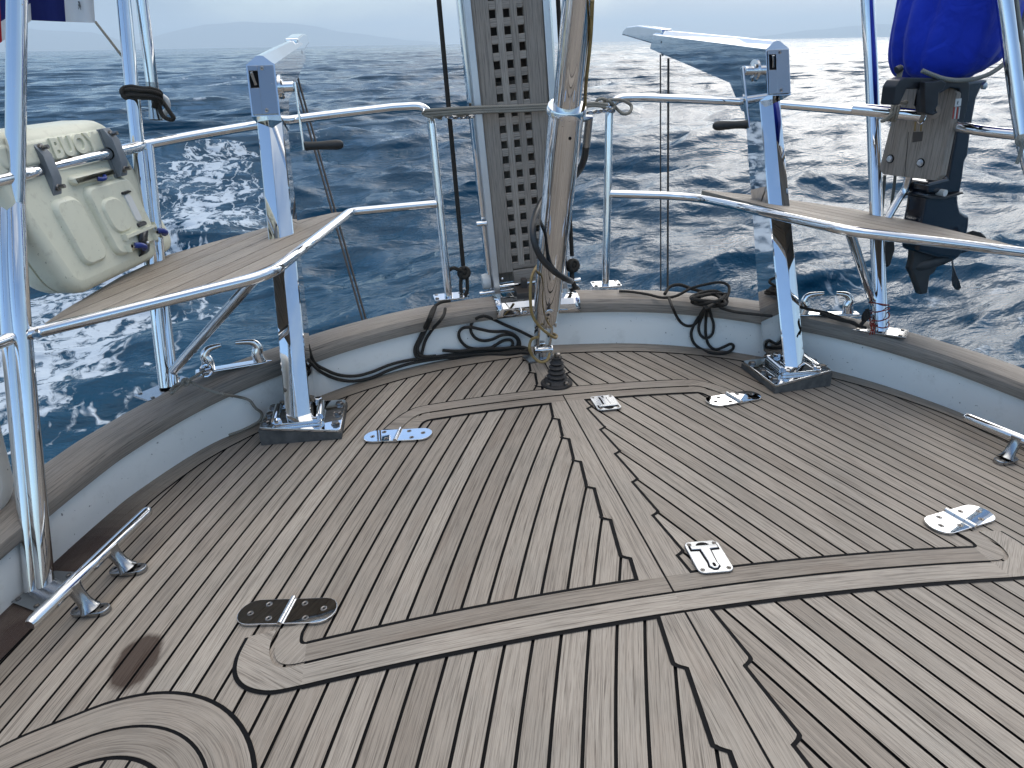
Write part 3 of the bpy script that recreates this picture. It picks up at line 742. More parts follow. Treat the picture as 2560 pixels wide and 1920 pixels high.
# ------------------------------------------------------------------ davits
def davit(sd, label):
    X0 = sd*.776; HW = .039
    D = thing('davit', label, 'davit', (X0, 1.95, -KC*X0*X0), 'polished steel davits')
    Q = lambda x, y, z: V3((sd*x, y, z))
    zc = -KC*.776**2
    quad = [(.652, 1.839), (.886, 1.908), (.872, 2.062), (.643, 2.045)]
    wb = MB(); h0 = .034
    bm = bmesh.new(); lo = [bm.verts.new(dk(sd*x, y, .002)) for x, y in quad]; hi = [bm.verts.new(Q(x, y, zc+h0-.012*(x-.77)/.12*0)) for x, y in quad]
    bm.faces.new(lo); bm.faces.new(hi)
    for i in range(4): bm.faces.new((lo[i], lo[(i+1) % 4], hi[(i+1) % 4], hi[i]))
    bmesh.ops.recalc_face_normals(bm, faces=bm.faces[:]); wb.add_bm(bm, None, 0); build('wedge_pad', wb, 'stone_wedge', D)
    c = V3((sum(q[0] for q in quad)/4*sd, sum(q[1] for q in quad)/4, zc+h0+.005))
    Mx = Matrix.Translation(c); sq = [((sd*x-c.x)*.985, (y-c.y)*.985) for x, y in quad]
    if sd > 0: sq = sq[::1]
    # soften the corners
    rc = []
    for i in range(4):
        p, a, b_ = V3((*sq[i], 0)), V3((*sq[i-1], 0)), V3((*sq[(i+1) % 4], 0)); s_ = p+(a-p).normalized()*.014; e = p+(b_-p).normalized()*.014
        for k in range(5): t = k/4; r_ = s_*(1-t)**2+p*2*t*(1-t)+e*t*t; rc.append((r_.x, r_.y))
    bp = build('base_plate', MB().prism(rc, Mx, .009, .002), 'steel', D)
    for i, j in ((0, 3), (1, 2)):
        for t in (.12, .5, .88):
            p = lerp(V3((*sq[i], 0)), V3((*sq[j], 0)), t)*.86; bolt(bp, c+V3((p.x, p.y, .0045)), (0, 0, 1), .0095, .009)
    fl = build('foot_flange', MB().prism(rrect(.135, .13, .012), Matrix.Translation(Q(.776, 1.962, zc+h0+.0145)), .010, .002), 'steel', D)
    for a in (-1, 1):
        build('clamp_bar', MB().tube([Q(.776+a*.062, 1.915, zc+h0+.021), Q(.776+a*.062, 2.005, zc+h0+.024)], .011, 14), 'steel', D)
        for yy in (1.905, 2.028): bolt(fl, Q(.776+a*.052, yy, zc+h0+.0195), (0, 0, 1), .010, .012, mat='steel')
    prof = [(1.905, -.017), (2.080, -.020), (2.271, .445), (2.337, .603), (2.386, .73), (2.43, .785), (2.30, .815), (2.288, .794), (2.144, .468)]
    Mp = Matrix(((0, 0, 1, X0), (1, 0, 0, 0), (0, 1, 0, 0), (0, 0, 0, 1)))
    pw = HW-.003; rows_ = []
    for z, yf, yb in ((zc+h0+.019, 1.930, 2.085), (.20, 2.021, 2.175), (.468, 2.144, 2.280), (.603, 2.204, 2.337), (.70, 2.247, 2.372), (.79, 2.287, 2.43)):
        rows_.append([V3((X0+x_, yf+d_ if d_ is not None else yb, z)) for x_, d_ in ((-pw, .020), (-pw+.0025, .0165), (-.0035, .0012), (0, 0), (.0035, .0012), (pw-.0025, .0165), (pw, .020), (pw, None), (-pw, None), (-pw, .020))])
    pm = MB().grid(rows_); pm.poly(rows_[0][:-1]); pm.poly(rows_[-1][:-1][::-1]); build('post', pm, 'steel', D, 12)
    SEC = [((2.246, .797), (2.290, .930), (2.297, .953)), ((2.41, .742), (2.45, .941), (2.452, .963)), ((2.52, .828), (2.55, .948), (2.552, .970)), ((3.335, .945), (3.31, 1.000), (3.308, 1.018))]
    am = MB(); rows_ = []
    for (ly, lz), (ty, tz), (ry, rz) in SEC:
        r_ = [(-HW, ly, lz), (-HW, ty, tz), (-HW*.82, ty, tz+.004), (-HW*.25, ry, rz-.0015), (0, ry, rz), (HW*.25, ry, rz-.0015), (HW*.82, ty, tz+.004), (HW, ty, tz), (HW, ly, lz), (-HW, ly, lz)]
        rows_.append([V3((X0+a, b_, c_)) for a, b_, c_ in r_])
    am.grid(rows_); am.poly([p for p in rows_[0][:-1]]); am.poly([p for p in rows_[-1][:-1]][::-1])
    build('arm', am, 'steel', D, 20)
    tipP = [(3.25, .985), (3.25, 1.020), (3.55, 1.045), (3.72, 1.046), (3.775, 1.032), (3.79, 1.012), (3.74, 1.008), (3.33, .962)]
    build('arm_tip', MB().prism(tipP, Mp, .052, .006, 3), 'steel', D, 30)
    # end cover with its slot and lever
    up_ = V3((0, .045, .135)).normalized(); nf = V3((0, -.135, .045)).normalized()
    o_ = V3((X0, 2.2665, .8635))+nf*.0025
    Mh = frame(o_, x=(1, 0, 0), z=nf); hh, hw_ = .066, .0345
    s1 = -1                                # the slot is on the left of both covers
    x0, x1, y0, y1 = s1*hw_, s1*hw_+.026, .006, .052
    cv = MB()
    def bx(a0, a1, b0, b1): cv.box(Mh @ Matrix.Translation(((a0+a1)/2, (b0+b1)/2, 0)), (a1-a0, b1-b0, .0045), .0006, 1)
    bx(x1, hw_, -hh, hh); bx(x0, x1-.0001, -hh, y0); bx(x0, x1-.0001, y1, hh); bx(x0, x0+.0025, y0+.0001, y1-.0001)
    cov_ = build('end_cover', cv, 'satin_steel', D)
    build('slot', MB().box(Mh @ Matrix.Translation(((x0+x1)/2, (y0+y1)/2, -.0018)), (.026, .046, .0005), 0), 'caulk', D)
    build('lever', MB().box(Mh @ Matrix.Translation((x0+.014, (y0+y1)/2+.002, .004)) @ Matrix.Rotation(.5, 4, 'X') @ Matrix.Rotation(.18, 4, 'Z'), (.0085, .036, .010), .002), 'satin_steel', D)
    for a, b_ in ((.004, hh-.008), (.004, -hh+.010)): screw(cov_, Mh @ Matrix.Translation((a, b_, .0024)), .0045)
    # winch hub and crank on the inboard side
    ix = X0-sd*HW; ax = V3((-sd, 0, 0)); hb = V3((ix, 2.348, .868)); Mb = frame(hb, z=ax, y=(0, 0, 1))
    hbm = MB().lathe([(.034, 0), (.034, .004), (.022, .005), (.022, .008), (.0155, .009), (.0155, .036), (.012, .038), (0, .038)], Mb, 26)
    hub = build('winch_hub', hbm, 'steel', D, 30)
    for k in range(3):
        a = 2*PI*k/3+.5; bolt(hub, hb+ax*.004+V3((0, math.cos(a)*.027, math.sin(a)*.027)), ax, .004, .004)
    ca = hb+ax*.042; ce = at_plane(1869, 311, (.694, 0, 0), (1, 0, 0)) if sd > 0 else at_plane(722, 335, (-.694, 0, 0), (1, 0, 0))
    ce = V3((ca.x, 2.348-.012, .868-.165)) if abs(ce.y-2.35) > .12 else V3((ca.x, ce.y, ce.z))
    dirc = (ce-ca).normalized(); lc = (ce-ca).length
    crank = build('crank_arm', MB().box(frame((ca+ce)/2, x=dirc, z=ax), (lc+.026, .019, .006), .0025), 'steel', D)
    gp = [(.0085, 0), (.012, .004), (.0105, .012), (.0098, .04), (.0115, .075), (.0125, .095), (.0105, .108), (.006, .114), (0, .115)]
    build('crank_grip', MB().lathe([(r*1.18, z) for r, z in gp], frame(ce+ax*.003, z=ax), 18), 'grip', D)
    build('maker_mark', MB().prism([(.006*math.cos(k*PI/5)*(1 if k % 2 else .5), .006*math.sin(k*PI/5)*(1 if k % 2 else .5)) for k in range(10)], frame(V3((ix-sd*.0006, 3.20, .969)), z=ax, y=(0, 0, 1)), .0008), 'print_ink', D)
    build('sheave', MB().lathe([(.022, -.008), (.016, 0), (.022, .008), (0, .008)], frame((X0, 3.26, .936), z=(1, 0, 0)), 20), 'black_plastic', D)
    return D
davit(-1, 'steel davit with crank on the left whose end cover looks beige')
davit(1, 'steel davit with crank on the right whose end cover looks blue')
fl = [at_x(731, 176, -.775), at_y(793, 400, 2.95), at_y(908, 806, 2.50), V3((-.60, 2.50, -.05))]
pf = [at_x(730, 170, -.775), at_y(910, 812, 2.60)]
f0 = at_x(731, 178, -.776); f1 = at_y(909, 810, 2.62)
fx = MB().tube([f0, f1, ext(f0, f1, 1.25)], .0042, 8); fx.tube([f0+V3((.012, .01, 0)), f1+V3((.012, .01, 0)), ext(f0, f1, 1.25)+V3((.012, .01, 0))], .0042, 8)
tag(build('davit_fall', fx, 'gunmetal'), 'slack doubled davit line slanting down from the left davit arm', 'line', 'davit falls')
t0 = at_x(1651, 136, .776); q0 = at_y(1652, 752, t0.y); t1 = at_x(1671, 146, .776); q1 = at_y(1669, 752, t1.y)
tag(build('davit_fall', MB().tube([t0, q0], .0035, 8), 'gunmetal'), 'thin line hanging from the right davit arm, the one nearer the gangway', 'line', 'davit falls')
tag(build('davit_fall', MB().tube([t1, q1], .0052, 8), 'gunmetal'), 'thicker line hanging from the right davit arm, the one nearer the post', 'line', 'davit falls')

# ------------------------------------------------------------------ hydraulic backstay adjuster
bs = thing('backstay_adjuster', 'thick polished hydraulic backstay cylinder rising from the centre of the deck', 'cylinder', (0, 2.2, 0))
A0, A1 = V3((0, 2.158, .115)), V3((0, 1.87, .803)); ad = (A1-A0).normalized(); al = (A1-A0).length
def AX(t): return A0+ad*t
Ma = frame(A0, z=ad, x=(1, 0, 0))
build('cylinder_body', MB().lathe([(.018, .02), (.030, .035), (.0385, .06), (.0385, .10), (.0415, .105), (.0425, .18), (.0450, al-.02), (.0450, al)], Ma, 40), 'steel', bs, 30)
build('collar', MB().lathe([(.0455, al-.004), (.0505, al-.003), (.0505, al+.008), (.0475, al+.014), (.0365, al+.0145)], Ma, 40), 'steel', bs, 30)
build('piston_rod', MB().lathe([(.0345, al+.01), (.0352, al+.9)], Ma, 36), 'steel', bs)
build('port_hole', MB().lathe([(.004, 0), (.004, .0012), (0, .0012)], frame(AX(al-.045)+V3((.004, -.0445, -.018)).normalized()*.0, z=(0, -1, -.4)), 12), 'caulk', bs)
ph = AX(al-.05)+V3((.004, 0, 0))+(V3((0, -1, -.42)).normalized())*.0452
build('port_plug', MB().lathe([(.0042, -.002), (.0042, .0008), (0, .0008)], frame(ph, z=(0, -1, -.42)), 12), 'caulk', bs)
for s_ in (-1, 1):
    build('fork_cheek', MB().prism([(-.02, -.10), (.02, -.10), (.026, -.02), (.026, .045), (.012, .085), (-.012, .085), (-.026, .045), (-.026, -.02)], frame(A0+V3((s_*.021, .004, .02)), x=V3((0, ad.z, -ad.y)), y=ad), .009, .003), 'steel', bs)
pin = frame(A0+ad*.035, z=(1, 0, 0), y=ad)
build('clevis_pin', MB().lathe([(.017, -.034), (.017, -.029), (.011, -.028), (.011, .028), (.017, .029), (.017, .034), (0, .034)], pin, 20), 'steel', bs)
build('clevis_pin', MB().lathe([(.016, -.030), (.016, -.025), (.010, -.024), (.010, .024), (.016, .025), (.016, .030), (0, .030)], frame(A0+V3((0, .022, -.075)), z=(1, 0, 0), y=(0, 0, 1)), 20), 'steel', bs)
build('round_boss', MB().lathe([(.0165, 0), (.0165, .004), (.014, .0055), (0, .0055)], frame(A0+ad*.11+V3((.004, -.93, -.38)).normalized()*.0395, z=(0, -.93, -.38)), 24), 'steel', bs)
build('chain_plate', MB().prism(rrect(.10, .06, .006), Matrix.Translation((-.012, 2.20, .006)) @ Matrix.Rotation(.25, 4, 'Z'), .010, .002), 'satin_steel', bs)
build('toggle', MB().box(Matrix.Translation((0, 2.195, .035)), (.022, .03, .06), .005), 'steel', bs)
hz = [AX(al-.03)+V3((.05, .02, .012)), AX(al-.03)+V3((.062, .03, 0)), at_y(1470, 350, 1.98), at_y(1462, 400, 2.02), at_y(1430, 455, 2.10)]
build('hose_fitting', MB().tube([AX(al-.022)+V3((.038, 0, 0)), AX(al-.022)+V3((.064, .01, 0)), AX(al-.10)+V3((.066, .012, 0))], .0105, 12), 'satin_steel', bs)
h0 = AX(al-.10)+V3((.066, .012, 0))
hs = [h0, at_y(1461, 395, 1.97), at_y(1448, 425, 2.03), at_y(1420, 455, 2.13), at_y(1365, 490, 2.15), at_y(1338, 540, 2.05), at_y(1333, 590, 1.99), at_y(1350, 640, 1.985), at_y(1384, 677, 2.01), at_y(1415, 697, 2.05), at_y(1428, 703, 2.12)]
build('hose', MB().tube(smooth(hs, 8), .0095, 12), 'hose', bs)
yl = [at_y(1481, 0, 1.73), at_y(1476, 100, 1.79), at_y(1464, 220, 1.85), at_y(1462, 300, 1.93)]
yl2 = [at_y(1350, 655, 2.16), at_y(1330, 690, 2.06), at_y(1326, 745, 2.04), at_y(1332, 790, 2.06), at_y(1355, 822, 2.07), at_y(1386, 844, 2.10), at_y(1390, 838, 2.14), at_y(1375, 832, 2.20)]
yl3 = [at_y(1345, 842, 2.10), at_y(1328, 850, 2.12), at_y(1324, 872, 2.12), at_y(1334, 893, 2.12), at_y(1352, 905, 2.11), at_y(1368, 900, 2.12), at_y(1374, 884, 2.15)]
for pts, l_ in ((yl, 'bronze coloured cable running down beside the backstay rod'), (yl2, 'bronze coloured cable wound round the lower end of the backstay cylinder'), (yl3, 'loop of bronze coloured cable round the backstay toggle at the deck')):
    tag(build('cable', MB().tube(smooth(pts, 8), .0046, 10), 'bronze_line'), l_, 'cable')
bl = thing('bellows_boot', 'dark brown rubber bellows boot on a bolted flange before the backstay', 'boot', (0, 1.985, 0))
pr = [(.040, .010)]
for k in range(5):
    r_ = .034-.0030*k; z_ = .016+k*.0145; pr += [(r_, z_), (r_-.0075, z_+.0075)]
pr += [(.017, .092), (0, .092)]
build('bellows', MB().lathe(pr, Matrix.Translation((0, 1.985, 0)), 28), 'rubber', bl, 60)
fg = build('flange', MB().lathe([(.049, .002), (.049, .008), (.046, .011), (.030, .0115), (0, .0115)], Matrix.Translation((0, 1.985, 0)), 30), 'rubber', bl)
for k in range(4):
    a = k*PI/2+.65; bolt(fg, V3((.0385*math.cos(a), 1.985+.0385*math.sin(a), .0112)), (0, 0, 1), .0068, .008)
build('cap_nut', MB().lathe([(.010, .09), (.010, .104), (0, .106)], Matrix.Translation((.002, 1.985, 0)), 6), 'bolt_dark', bl)

# ------------------------------------------------------------------ folded gangway standing at the stern
gw = thing('gangway', 'folded teak grating gangway in a steel frame standing upright at the stern', 'gangway', (.005, 2.46, .17))
gl0, gl1 = at_y(1155, 0, 2.45), at_y(1234, 738, 2.45)
gup = (gl0-gl1).normalized(); gx = V3((1, 0, 0)); gx = (gx-gup*gx.dot(gup)).normalized(); gn = V3((0, -1, 0))
Gc = V3(gl1)+gx*.133; GW = .264
Mg = frame(Gc, x=gx, y=gup)          # local x across, y up, z towards the deck
LEN = 1.75
for s_ in (-1, 1):
    build('side_rail', MB().box(Mg @ Matrix.Translation((s_*(GW/2-.011), LEN/2-.02, 0)), (.022, LEN, .05), .003, 2), 'alloy', gw)
    build('side_rail', MB().box(Mg @ Matrix.Translation((s_*(GW/2+.007), LEN/2-.0, -.035)), (.014, LEN, .045), .003, 2), 'steel', gw)
sw = .057; ix_ = GW/2-.022
for s_, w_ in ((-1, .053), (1, .060)):
    build('stile', MB().box(Mg @ Matrix.Translation((s_*(ix_-w_/2), LEN/2+.055, .004)), (w_, LEN-.05, .026), .0025, 2, g=1, tone=.45), 'teak_rail', gw)
gi0, gi1 = -ix_+.053, ix_-.060; span = gi1-gi0
hw2 = span/5.15; bw_ = (span-3*hw2)/2
gm = MB()
for k in range(2):
    xx = gi0+hw2*(k+1)+bw_*(k+.5); gm.box(Mg @ Matrix.Translation((xx, LEN/2+.06, .008)), (bw_, LEN-.08, .016), .0015, 1, g=1, tone=random.random())
yy = .10
while yy < LEN:
    gm.box(Mg @ Matrix.Translation(((gi0+gi1)/2, yy, .0065)), (span, .0245, .0165), .0015, 1, g=0, tone=random.random()); yy += .0478
gm.box(Mg @ Matrix.Translation(((gi0+gi1)/2, .060, .005)), (span+.0, .048, .02), .002, 1, g=0, tone=.5)
build('grating', gm, 'teak_rail', gw)
build('back_board', MB().box(Mg @ Matrix.Translation((0, LEN*.19+.03, -.045)), (GW-.05, LEN*.38, .012), .002, 1, g=1, tone=.1), 'teak_rail', gw)
build('back_board', MB().box(Mg @ Matrix.Translation((0, LEN*.66+.02, -.075)), (GW-.05, LEN*.72, .012), .002, 1, g=1, tone=.0), 'gunmetal', gw)
build('hinge_bar', MB().tube([Mg @ V3((-GW/2-.05, .012, .0)), Mg @ V3((GW/2+.055, .012, 0))], .0075, 12), 'steel', gw)
build('hinge_bar', MB().tube([Mg @ V3((-GW/2+.01, .030, .006)), Mg @ V3((GW/2-.01, .030, .006))], .010, 12), 'steel', gw)
build('roller', MB().lathe([(.012, -.016), (.026, -.014), (.029, 0), (.026, .014), (.012, .016), (0, .016)], frame(Mg @ V3((-GW/2-.020, .048, -.02)), z=gx), 22), 'white_plastic', gw)
build('stub_tube', MB().tube([Mg @ V3((-GW/2-.034, .262, .015)), Mg @ V3((-GW/2+.0, .262, .018))], .0085, 14), 'steel', gw)
build('rivet', MB().ball(Mg @ V3((-GW/2+.034, .062, .019)), .0055), 'steel', gw)
# saddle plate bent over the cap rail
sd_ = thing('saddle_plate', 'bright steel saddle plate bent over the cap rail under the gangway', 'plate', (0, 2.36, .17))
sm_ = MB(); rows_ = []
for x in np.linspace(-.137, .152, 14):
    i = min(range(len(OUTL)), key=lambda k: abs(OUTL[k].x-x)); yb = float(np.interp(x, [p.x for p in OUTL if p.y > 2.1], [p.y for p in OUTL if p.y > 2.1]))
    rows_.append([V3((x, yb-d, h)) for d, h in ((.021, WH+.001), (.022, WH+.012), (.020, WH+.031), (.009, WH+.047), (-.02, WH+.0525), (-.08, WH+.0525))])
sm_.grid(rows_); pl_ = build('plate', sm_, 'steel', sd_, 12)
sol = pl_.modifiers.new('solid', 'SOLIDIFY'); sol.thickness = .003; sol.offset = 1
for x in (-.115, .135):
    yb = 2.31; bolt(pl_, V3((x, yb-.026, WH+.010)), (0, -1, 0), .0045, .002); bolt(pl_, V3((x+.03*(1 if x < 0 else -1), yb+.045, WH+.0555)), (0, 0, 1), .0045, .002)
build('hinge_block', MB().box(Matrix.Translation((-.012, 2.375, WH+.061)), (.088, .085, .014), .003), 'gunmetal', sd_)
build('hinge_lug', MB().box(Matrix.Translation((-.020, 2.40, WH+.082)), (.02, .03, .034), .004), 'gunmetal', sd_)
build('hinge_lug', MB().tube([V3((.075, 2.41, WH+.075)), V3((.112, 2.41, WH+.075))], .013, 12), 'satin_steel', sd_)

# lines at the gangway
def knot(mb, p, r, k=1.0, m=0):
    p = V3(p)
    for a in range(3):
        e1 = V3((math.cos(a*1.1), math.sin(a*1.7)*.5, math.sin(a*1.1+.6))).normalized(); e2 = e1.orthogonal().normalized()
        mb.tube([p+(e1*math.cos(t)+e2*math.sin(t))*r*1.7*k for t in np.linspace(0, 2*PI, 14)[:-1]], r, 8, m, closed=True)
    mb.ball(p, r*1.15*k, m)
l1 = MB(); pA, pB = at_y(1097, 0, 2.50), at_y(1158, 664, 2.47)
l1.tube([ext(pB, pA, 1.6), pA, pB], .0075, 10); knot(l1, at_y(1160, 682, 2.46), .0075, 1.4)
l1.tube(smooth([at_y(1153, 690, 2.46), at_y(1152, 720, 2.45), at_y(1158, 742, 2.44), at_y(1168, 725, 2.45), at_y(1167, 690, 2.46)], 6), .0065, 10)
l1.tube(smooth([at_y(1158, 680, 2.45), at_y(1135, 670, 2.44), at_y(1122, 676, 2.44)], 6), .0065, 10)
tag(build('gangway_line', l1, 'black_rope'), 'black line knotted to the gangway hinge on its left side', 'rope', 'gangway hoisting lines')
l2 = MB(); pA, pB = at_y(1395, 0, 2.50), at_y(1430, 640, 2.47)
l2.tube([ext(pB, pA, 1.6), pA, pB], .0075, 10); knot(l2, at_y(1432, 664, 2.46), .0075, 1.5); l2.tube(smooth([at_y(1430, 675, 2.46), at_y(1431, 700, 2.45), at_y(1440, 725, 2.44)], 6), .0085, 10)
tag(build('gangway_line', l2, 'black_rope'), 'black line knotted beside the backstay on the right of the gangway', 'rope', 'gangway hoisting lines')
for s_, (u, v) in ((-1, (1160, 735)), (1, (1438, 725))):
    c = at_y(u, v, 2.45); sh = MB().tube(smooth([c+V3((.014*math.cos(a), 0, .018*math.sin(a))) for a in np.linspace(-.3, PI+.3, 9)], 4), .0045, 10); sh.tube([c+V3((-.018, 0, -.006)), c+V3((.018, 0, -.006))], .0055, 10)
    tag(build('shackle', sh, 'satin_steel'), 'small steel shackle under the black knot %s the gangway' % ('left of' if s_ < 0 else 'right of'), 'shackle', 'gangway shackles')
ls_ = MB(); LY = 2.385
S3 = [((1062, 276), (1180, 269), (1280, 266), (1372, 262)), ((1064, 284), (1180, 276), (1280, 272), (1372, 268)), ((1070, 290), (1180, 281), (1280, 278), (1372, 274)), ((1128, 292), (1178, 283), (1230, 280), (1300, 277))]
for q in S3: ls_.tube(smooth([at_y(*q[0], 2.44), at_y(*q[1], LY), at_y(*q[2], LY), at_y(*q[3], LY+.02)], 6), .0048, 10)
for q in (((1450, 262), (1485, 258), (1520, 262)), ((1450, 268), (1485, 264), (1515, 268))): ls_.tube(smooth([at_y(*p, 2.42) for p in q], 6), .0048, 10)
lp = [(1512, 268), (1495, 262), (1492, 252), (1505, 247), (1525, 255), (1535, 268), (1522, 273), (1505, 265), (1515, 252), (1540, 249), (1560, 252), (1578, 264), (1575, 280), (1560, 285), (1545, 275), (1530, 258), (1518, 250)]
ls_.tube(smooth([at_y(u, v, 2.46+.012*math.sin(i*1.9)) for i, (u, v) in enumerate(lp)], 6), .0052, 10)
lp = [(1062, 280), (1058, 284), (1075, 292), (1098, 291), (1108, 286), (1102, 281), (1090, 285), (1096, 294), (1105, 296)]
ls_.tube(smooth([at_y(u, v, 2.44+.008*math.sin(i*1.9)) for i, (u, v) in enumerate(lp)], 6), .005, 10)
for u in (1076, 1080, 1085): ls_.tube(smooth([at_y(1082, 284, 2.43), at_y(u, 296, 2.43), at_y(u-2, 308, 2.43)], 4), .0016, 6)
tag(build('lashing', ls_, 'beige_rope'), 'beige cord lashed in three strands across the gangway between the rail ends', 'rope')
def chain(pts, label, r=.0028, ll=.011):
    mb = MB(); P_ = smooth(pts, 30); d_ = 0; last = P_[0]; k = 0
    for p in P_[1:]:
        if (p-last).length >= ll*1.05:
            c = (p+last)/2; t_ = (p-last).normalized(); s_ = t_.orthogonal().normalized() if k % 2 else t_.cross(t_.orthogonal()).normalized()
            mb.tube([c+t_*math.cos(a)*ll*.8+s_*math.sin(a)*ll*.42 for a in np.linspace(0, 2*PI, 11)[:-1]], r, 6, closed=True); last = p; k += 1
    return tag(build('chain', mb, 'satin_steel'), label, 'chain', 'short gate chains')
chain([at_y(1115, 291, 2.42), at_y(1140, 294, 2.42), at_y(1185, 291, 2.42)], 'short steel chain under the lashing left of the gangway')
chain([at_y(1462, 282, 2.42), at_y(1490, 280, 2.42), at_y(1530, 275, 2.45), at_y(1535, 282, 2.47)], 'short steel chain from the right rail end to the backstay')
eye = MB().tube(smooth([at_y(1030, 268, 2.49), at_y(1050, 268, 2.48), at_y(1060, 274, 2.46), at_y(1058, 282, 2.45)], 5), .004, 8); tag(build('rail_eye', eye, 'steel'), 'small steel eye welded on the bend of the left rail', 'eye')

# ------------------------------------------------------------------ mooring cleats
def cleat(sd, label):
    if sd < 0: e0, e1 = at_plane(72, 1566, (-1.245, 0, 0), (1, 0, 0)), None
    Z = -KC*1.15**2
    pa, pb = V3((-1.243, 1.236, Z+.068)), V3((-1.096, 1.588, Z+.072))
    pa = at_z(74, 1563, pa.z); pb = at_z(372, 1275, pb.z)
    f1, f2 = on_deck(228, 1528, .004), on_deck(322, 1427, .004)
    if sd > 0: pa, pb, f1, f2 = [V3((-p.x, p.y, p.z)) for p in (pa, pb, f1, f2)]
    R = thing('mooring_cleat', label, 'cleat', (f1+f2)/2, 'mooring cleats on the deck')
    d = (pb-pa).normalized(); ln = (pb-pa).length
    bar = MB().tube([pa, pa+d*.004, pa+d*.012, pa+d*ln*.3, pa+d*ln*.7, pb-d*.012, pb-d*.004, pb], [.0095, .0118, .0132, .0138, .0138, .0132, .0118, .0095], 20)
    build('horn_bar', bar, 'steel', R)
    cx = V3((d.y, -d.x, 0)).normalized()          # across the bar
    for i, f in enumerate((f1, f2)):
        t_ = (f-pa).dot(d); top = pa+d*t_
        ft = MB(); out_ = []
        for k in range(40):
            a = 2*PI*k/40; r_ = .0175+.0
            x_ = math.cos(a); w_ = .0155+.0065*abs(math.cos(a))**2
            out_.append((.047*math.copysign(abs(math.cos(a))**.75, math.cos(a)), w_*math.sin(a)*1.05))
        nrm = dknorm(f.x)
        Mf = frame(V3((f.x, f.y, -KC*f.x*f.x+.0065)), x=cx*(-1 if sd > 0 else 1), z=nrm)
        ft.prism(out_, Mf, .012, .003, 3)
        p0 = V3((f.x, f.y, -KC*f.x*f.x+.011)); st = [p0, lerp(p0, top, .12), lerp(p0, top, .35), lerp(p0, top, .65), lerp(p0, top, .85), top]
        ft.tube(st, [.022, .0170, .0140, .0140, .0160, .0200], 18)
        q = build('foot', ft, 'satin_steel', R, 50)
        for s2 in (-1, 1):
            bp_ = Mf @ V3((s2*.0315, 0, .0062)); m_ = MB().lathe([(.0125, -.001), (.0125, .0008), (.0115, .0012), (0, .0012)], frame(bp_, z=nrm), 20); m_.lathe([(.0042, .0012), (.0042, .0016), (0, .0016)], frame(bp_, z=nrm), 6, 1)
            build('bolt', m_, ['bolt_dark', 'caulk'], q)
    return R
cleat(-1, 'steel mooring cleat beside the left gantry leg, both its feet in view')
cleat(1, 'steel mooring cleat at the right edge by the white bulwark')

# ------------------------------------------------------------------ fairleads on the cap rail
def fairlead(sd, label):
    c0 = at_z(523, 939, .095); c1 = at_z(700, 886, .125); 
    if sd > 0: c0, c1 = V3((-c0.x, c0.y, c0.z)), V3((-c1.x, c1.y, c1.z))
    t_ = (c1-c0); t_.z = 0; t_.normalize(); nr = V3((t_.y, -t_.x, 0))
    mid, _, nn = cap_pt((c0.x+c1.x)/2, (c0.y+c1.y)/2, out=.045, dz=.178); ln = .20
    tl = t_; up_ = V3((0, 0, 1))
    R = thing('fairlead', label, 'fairlead', mid, 'open fairleads on the cap rail')
    B = lambda a, h, c=0: mid+tl*a+up_*h+nn*c
    sl = KC*1.0
    build('base', MB().box(frame(mid+up_*.003, x=tl, z=(0, 0, 1)), (ln+.02, .034, .009), .004, 3), 'steel', R)
    for s_, tip in ((-1, .035), (1, .045)):
        pts = [B(s_*.075, .004), B(s_*.070, .030), B(s_*.074, .052), B(s_*.060, .070), B(s_*(.060-tip), .076)]
        build('horn', MB().tube(smooth(pts, 6), [.0200-.0145*(k/24)**1.3 for k in range(25)], 14, flat=.8), 'steel', R, 60)
    for s_ in (-1, 1): bolt(R, B(s_*.093, .0075), (0, 0, 1), .004, .002, 'bolt')
    return R
fairlead(-1, 'polished steel horned fairlead on the cap rail left of the left davit')
fairlead(1, 'polished steel horned fairlead half hidden behind the right davit')

# ------------------------------------------------------------------ lifebuoy case clamped to the left rail
r0 = V3((-1.249, 1.793, .722)); e_ = V3((.233, .973, 0)).normalized(); n_ = V3((-.973, .233, 0)).normalized()
T0, T1 = (.03, .800), (-.020, .462)           # (outboard offset, height) of the face at its top and foot
def CF(s, t, dpt=0.0):
    """point on the case: s along the rail, t from the top edge to the foot, dpt outboard of the face"""
    o = T0[0]+(T1[0]-T0[0])*t; z = T0[1]+(T1[1]-T0[1])*t; return r0*1.0 + e_*s + n_*(o+dpt) + V3((0, 0, z-r0.z))
case = thing('buoy_case', 'cream plastic lifebuoy case clamped to the left rail with grey brackets', 'buoy case', CF(.2, 1, .06))
def case_shell(d0, d1, s0, s1, t0, t1, r, prof, name, sl=.06):
    """rounded slab between depths; slanted end like the photographed case"""
    mb = MB(); rows_ = []
    for ins, dp in prof:
        w_, h_ = (s1-s0)/2-ins, (t1-t0)/2-ins/.345
        q = rrect(2*w_, 2*h_*.345, max(.006, r-ins), 7); rows_.append([CF((s0+s1)/2+x+sl*((-y/.345)), (t0+t1)/2-y/.345, dp) for x, y in q])
    mb.grid([[*rw, rw[0]] for rw in rows_]); mb.poly(rows_[0], smooth=False); mb.poly(rows_[-1][::-1], smooth=False)
    return mb
PF = [(.035, -.002), (.018, .0), (.008, .006), (.002, .016), (0, .03), (0, .055), (.003, .0555)]
build('front_shell', case_shell(0, 0, -.03, .485, -.03, 1.10, .06, PF, 'x', .105), 'cream_plastic', case, 40)
PB = [(.006, .0565), (.006, .0600), (.0, .061), (0, .092), (.006, .108), (.02, .118), (.045, .124)]
build('back_shell', case_shell(0, 0, -.03, .485, -.03, 1.10, .06, PB, 'x', .105), 'cream_plastic', case, 40)
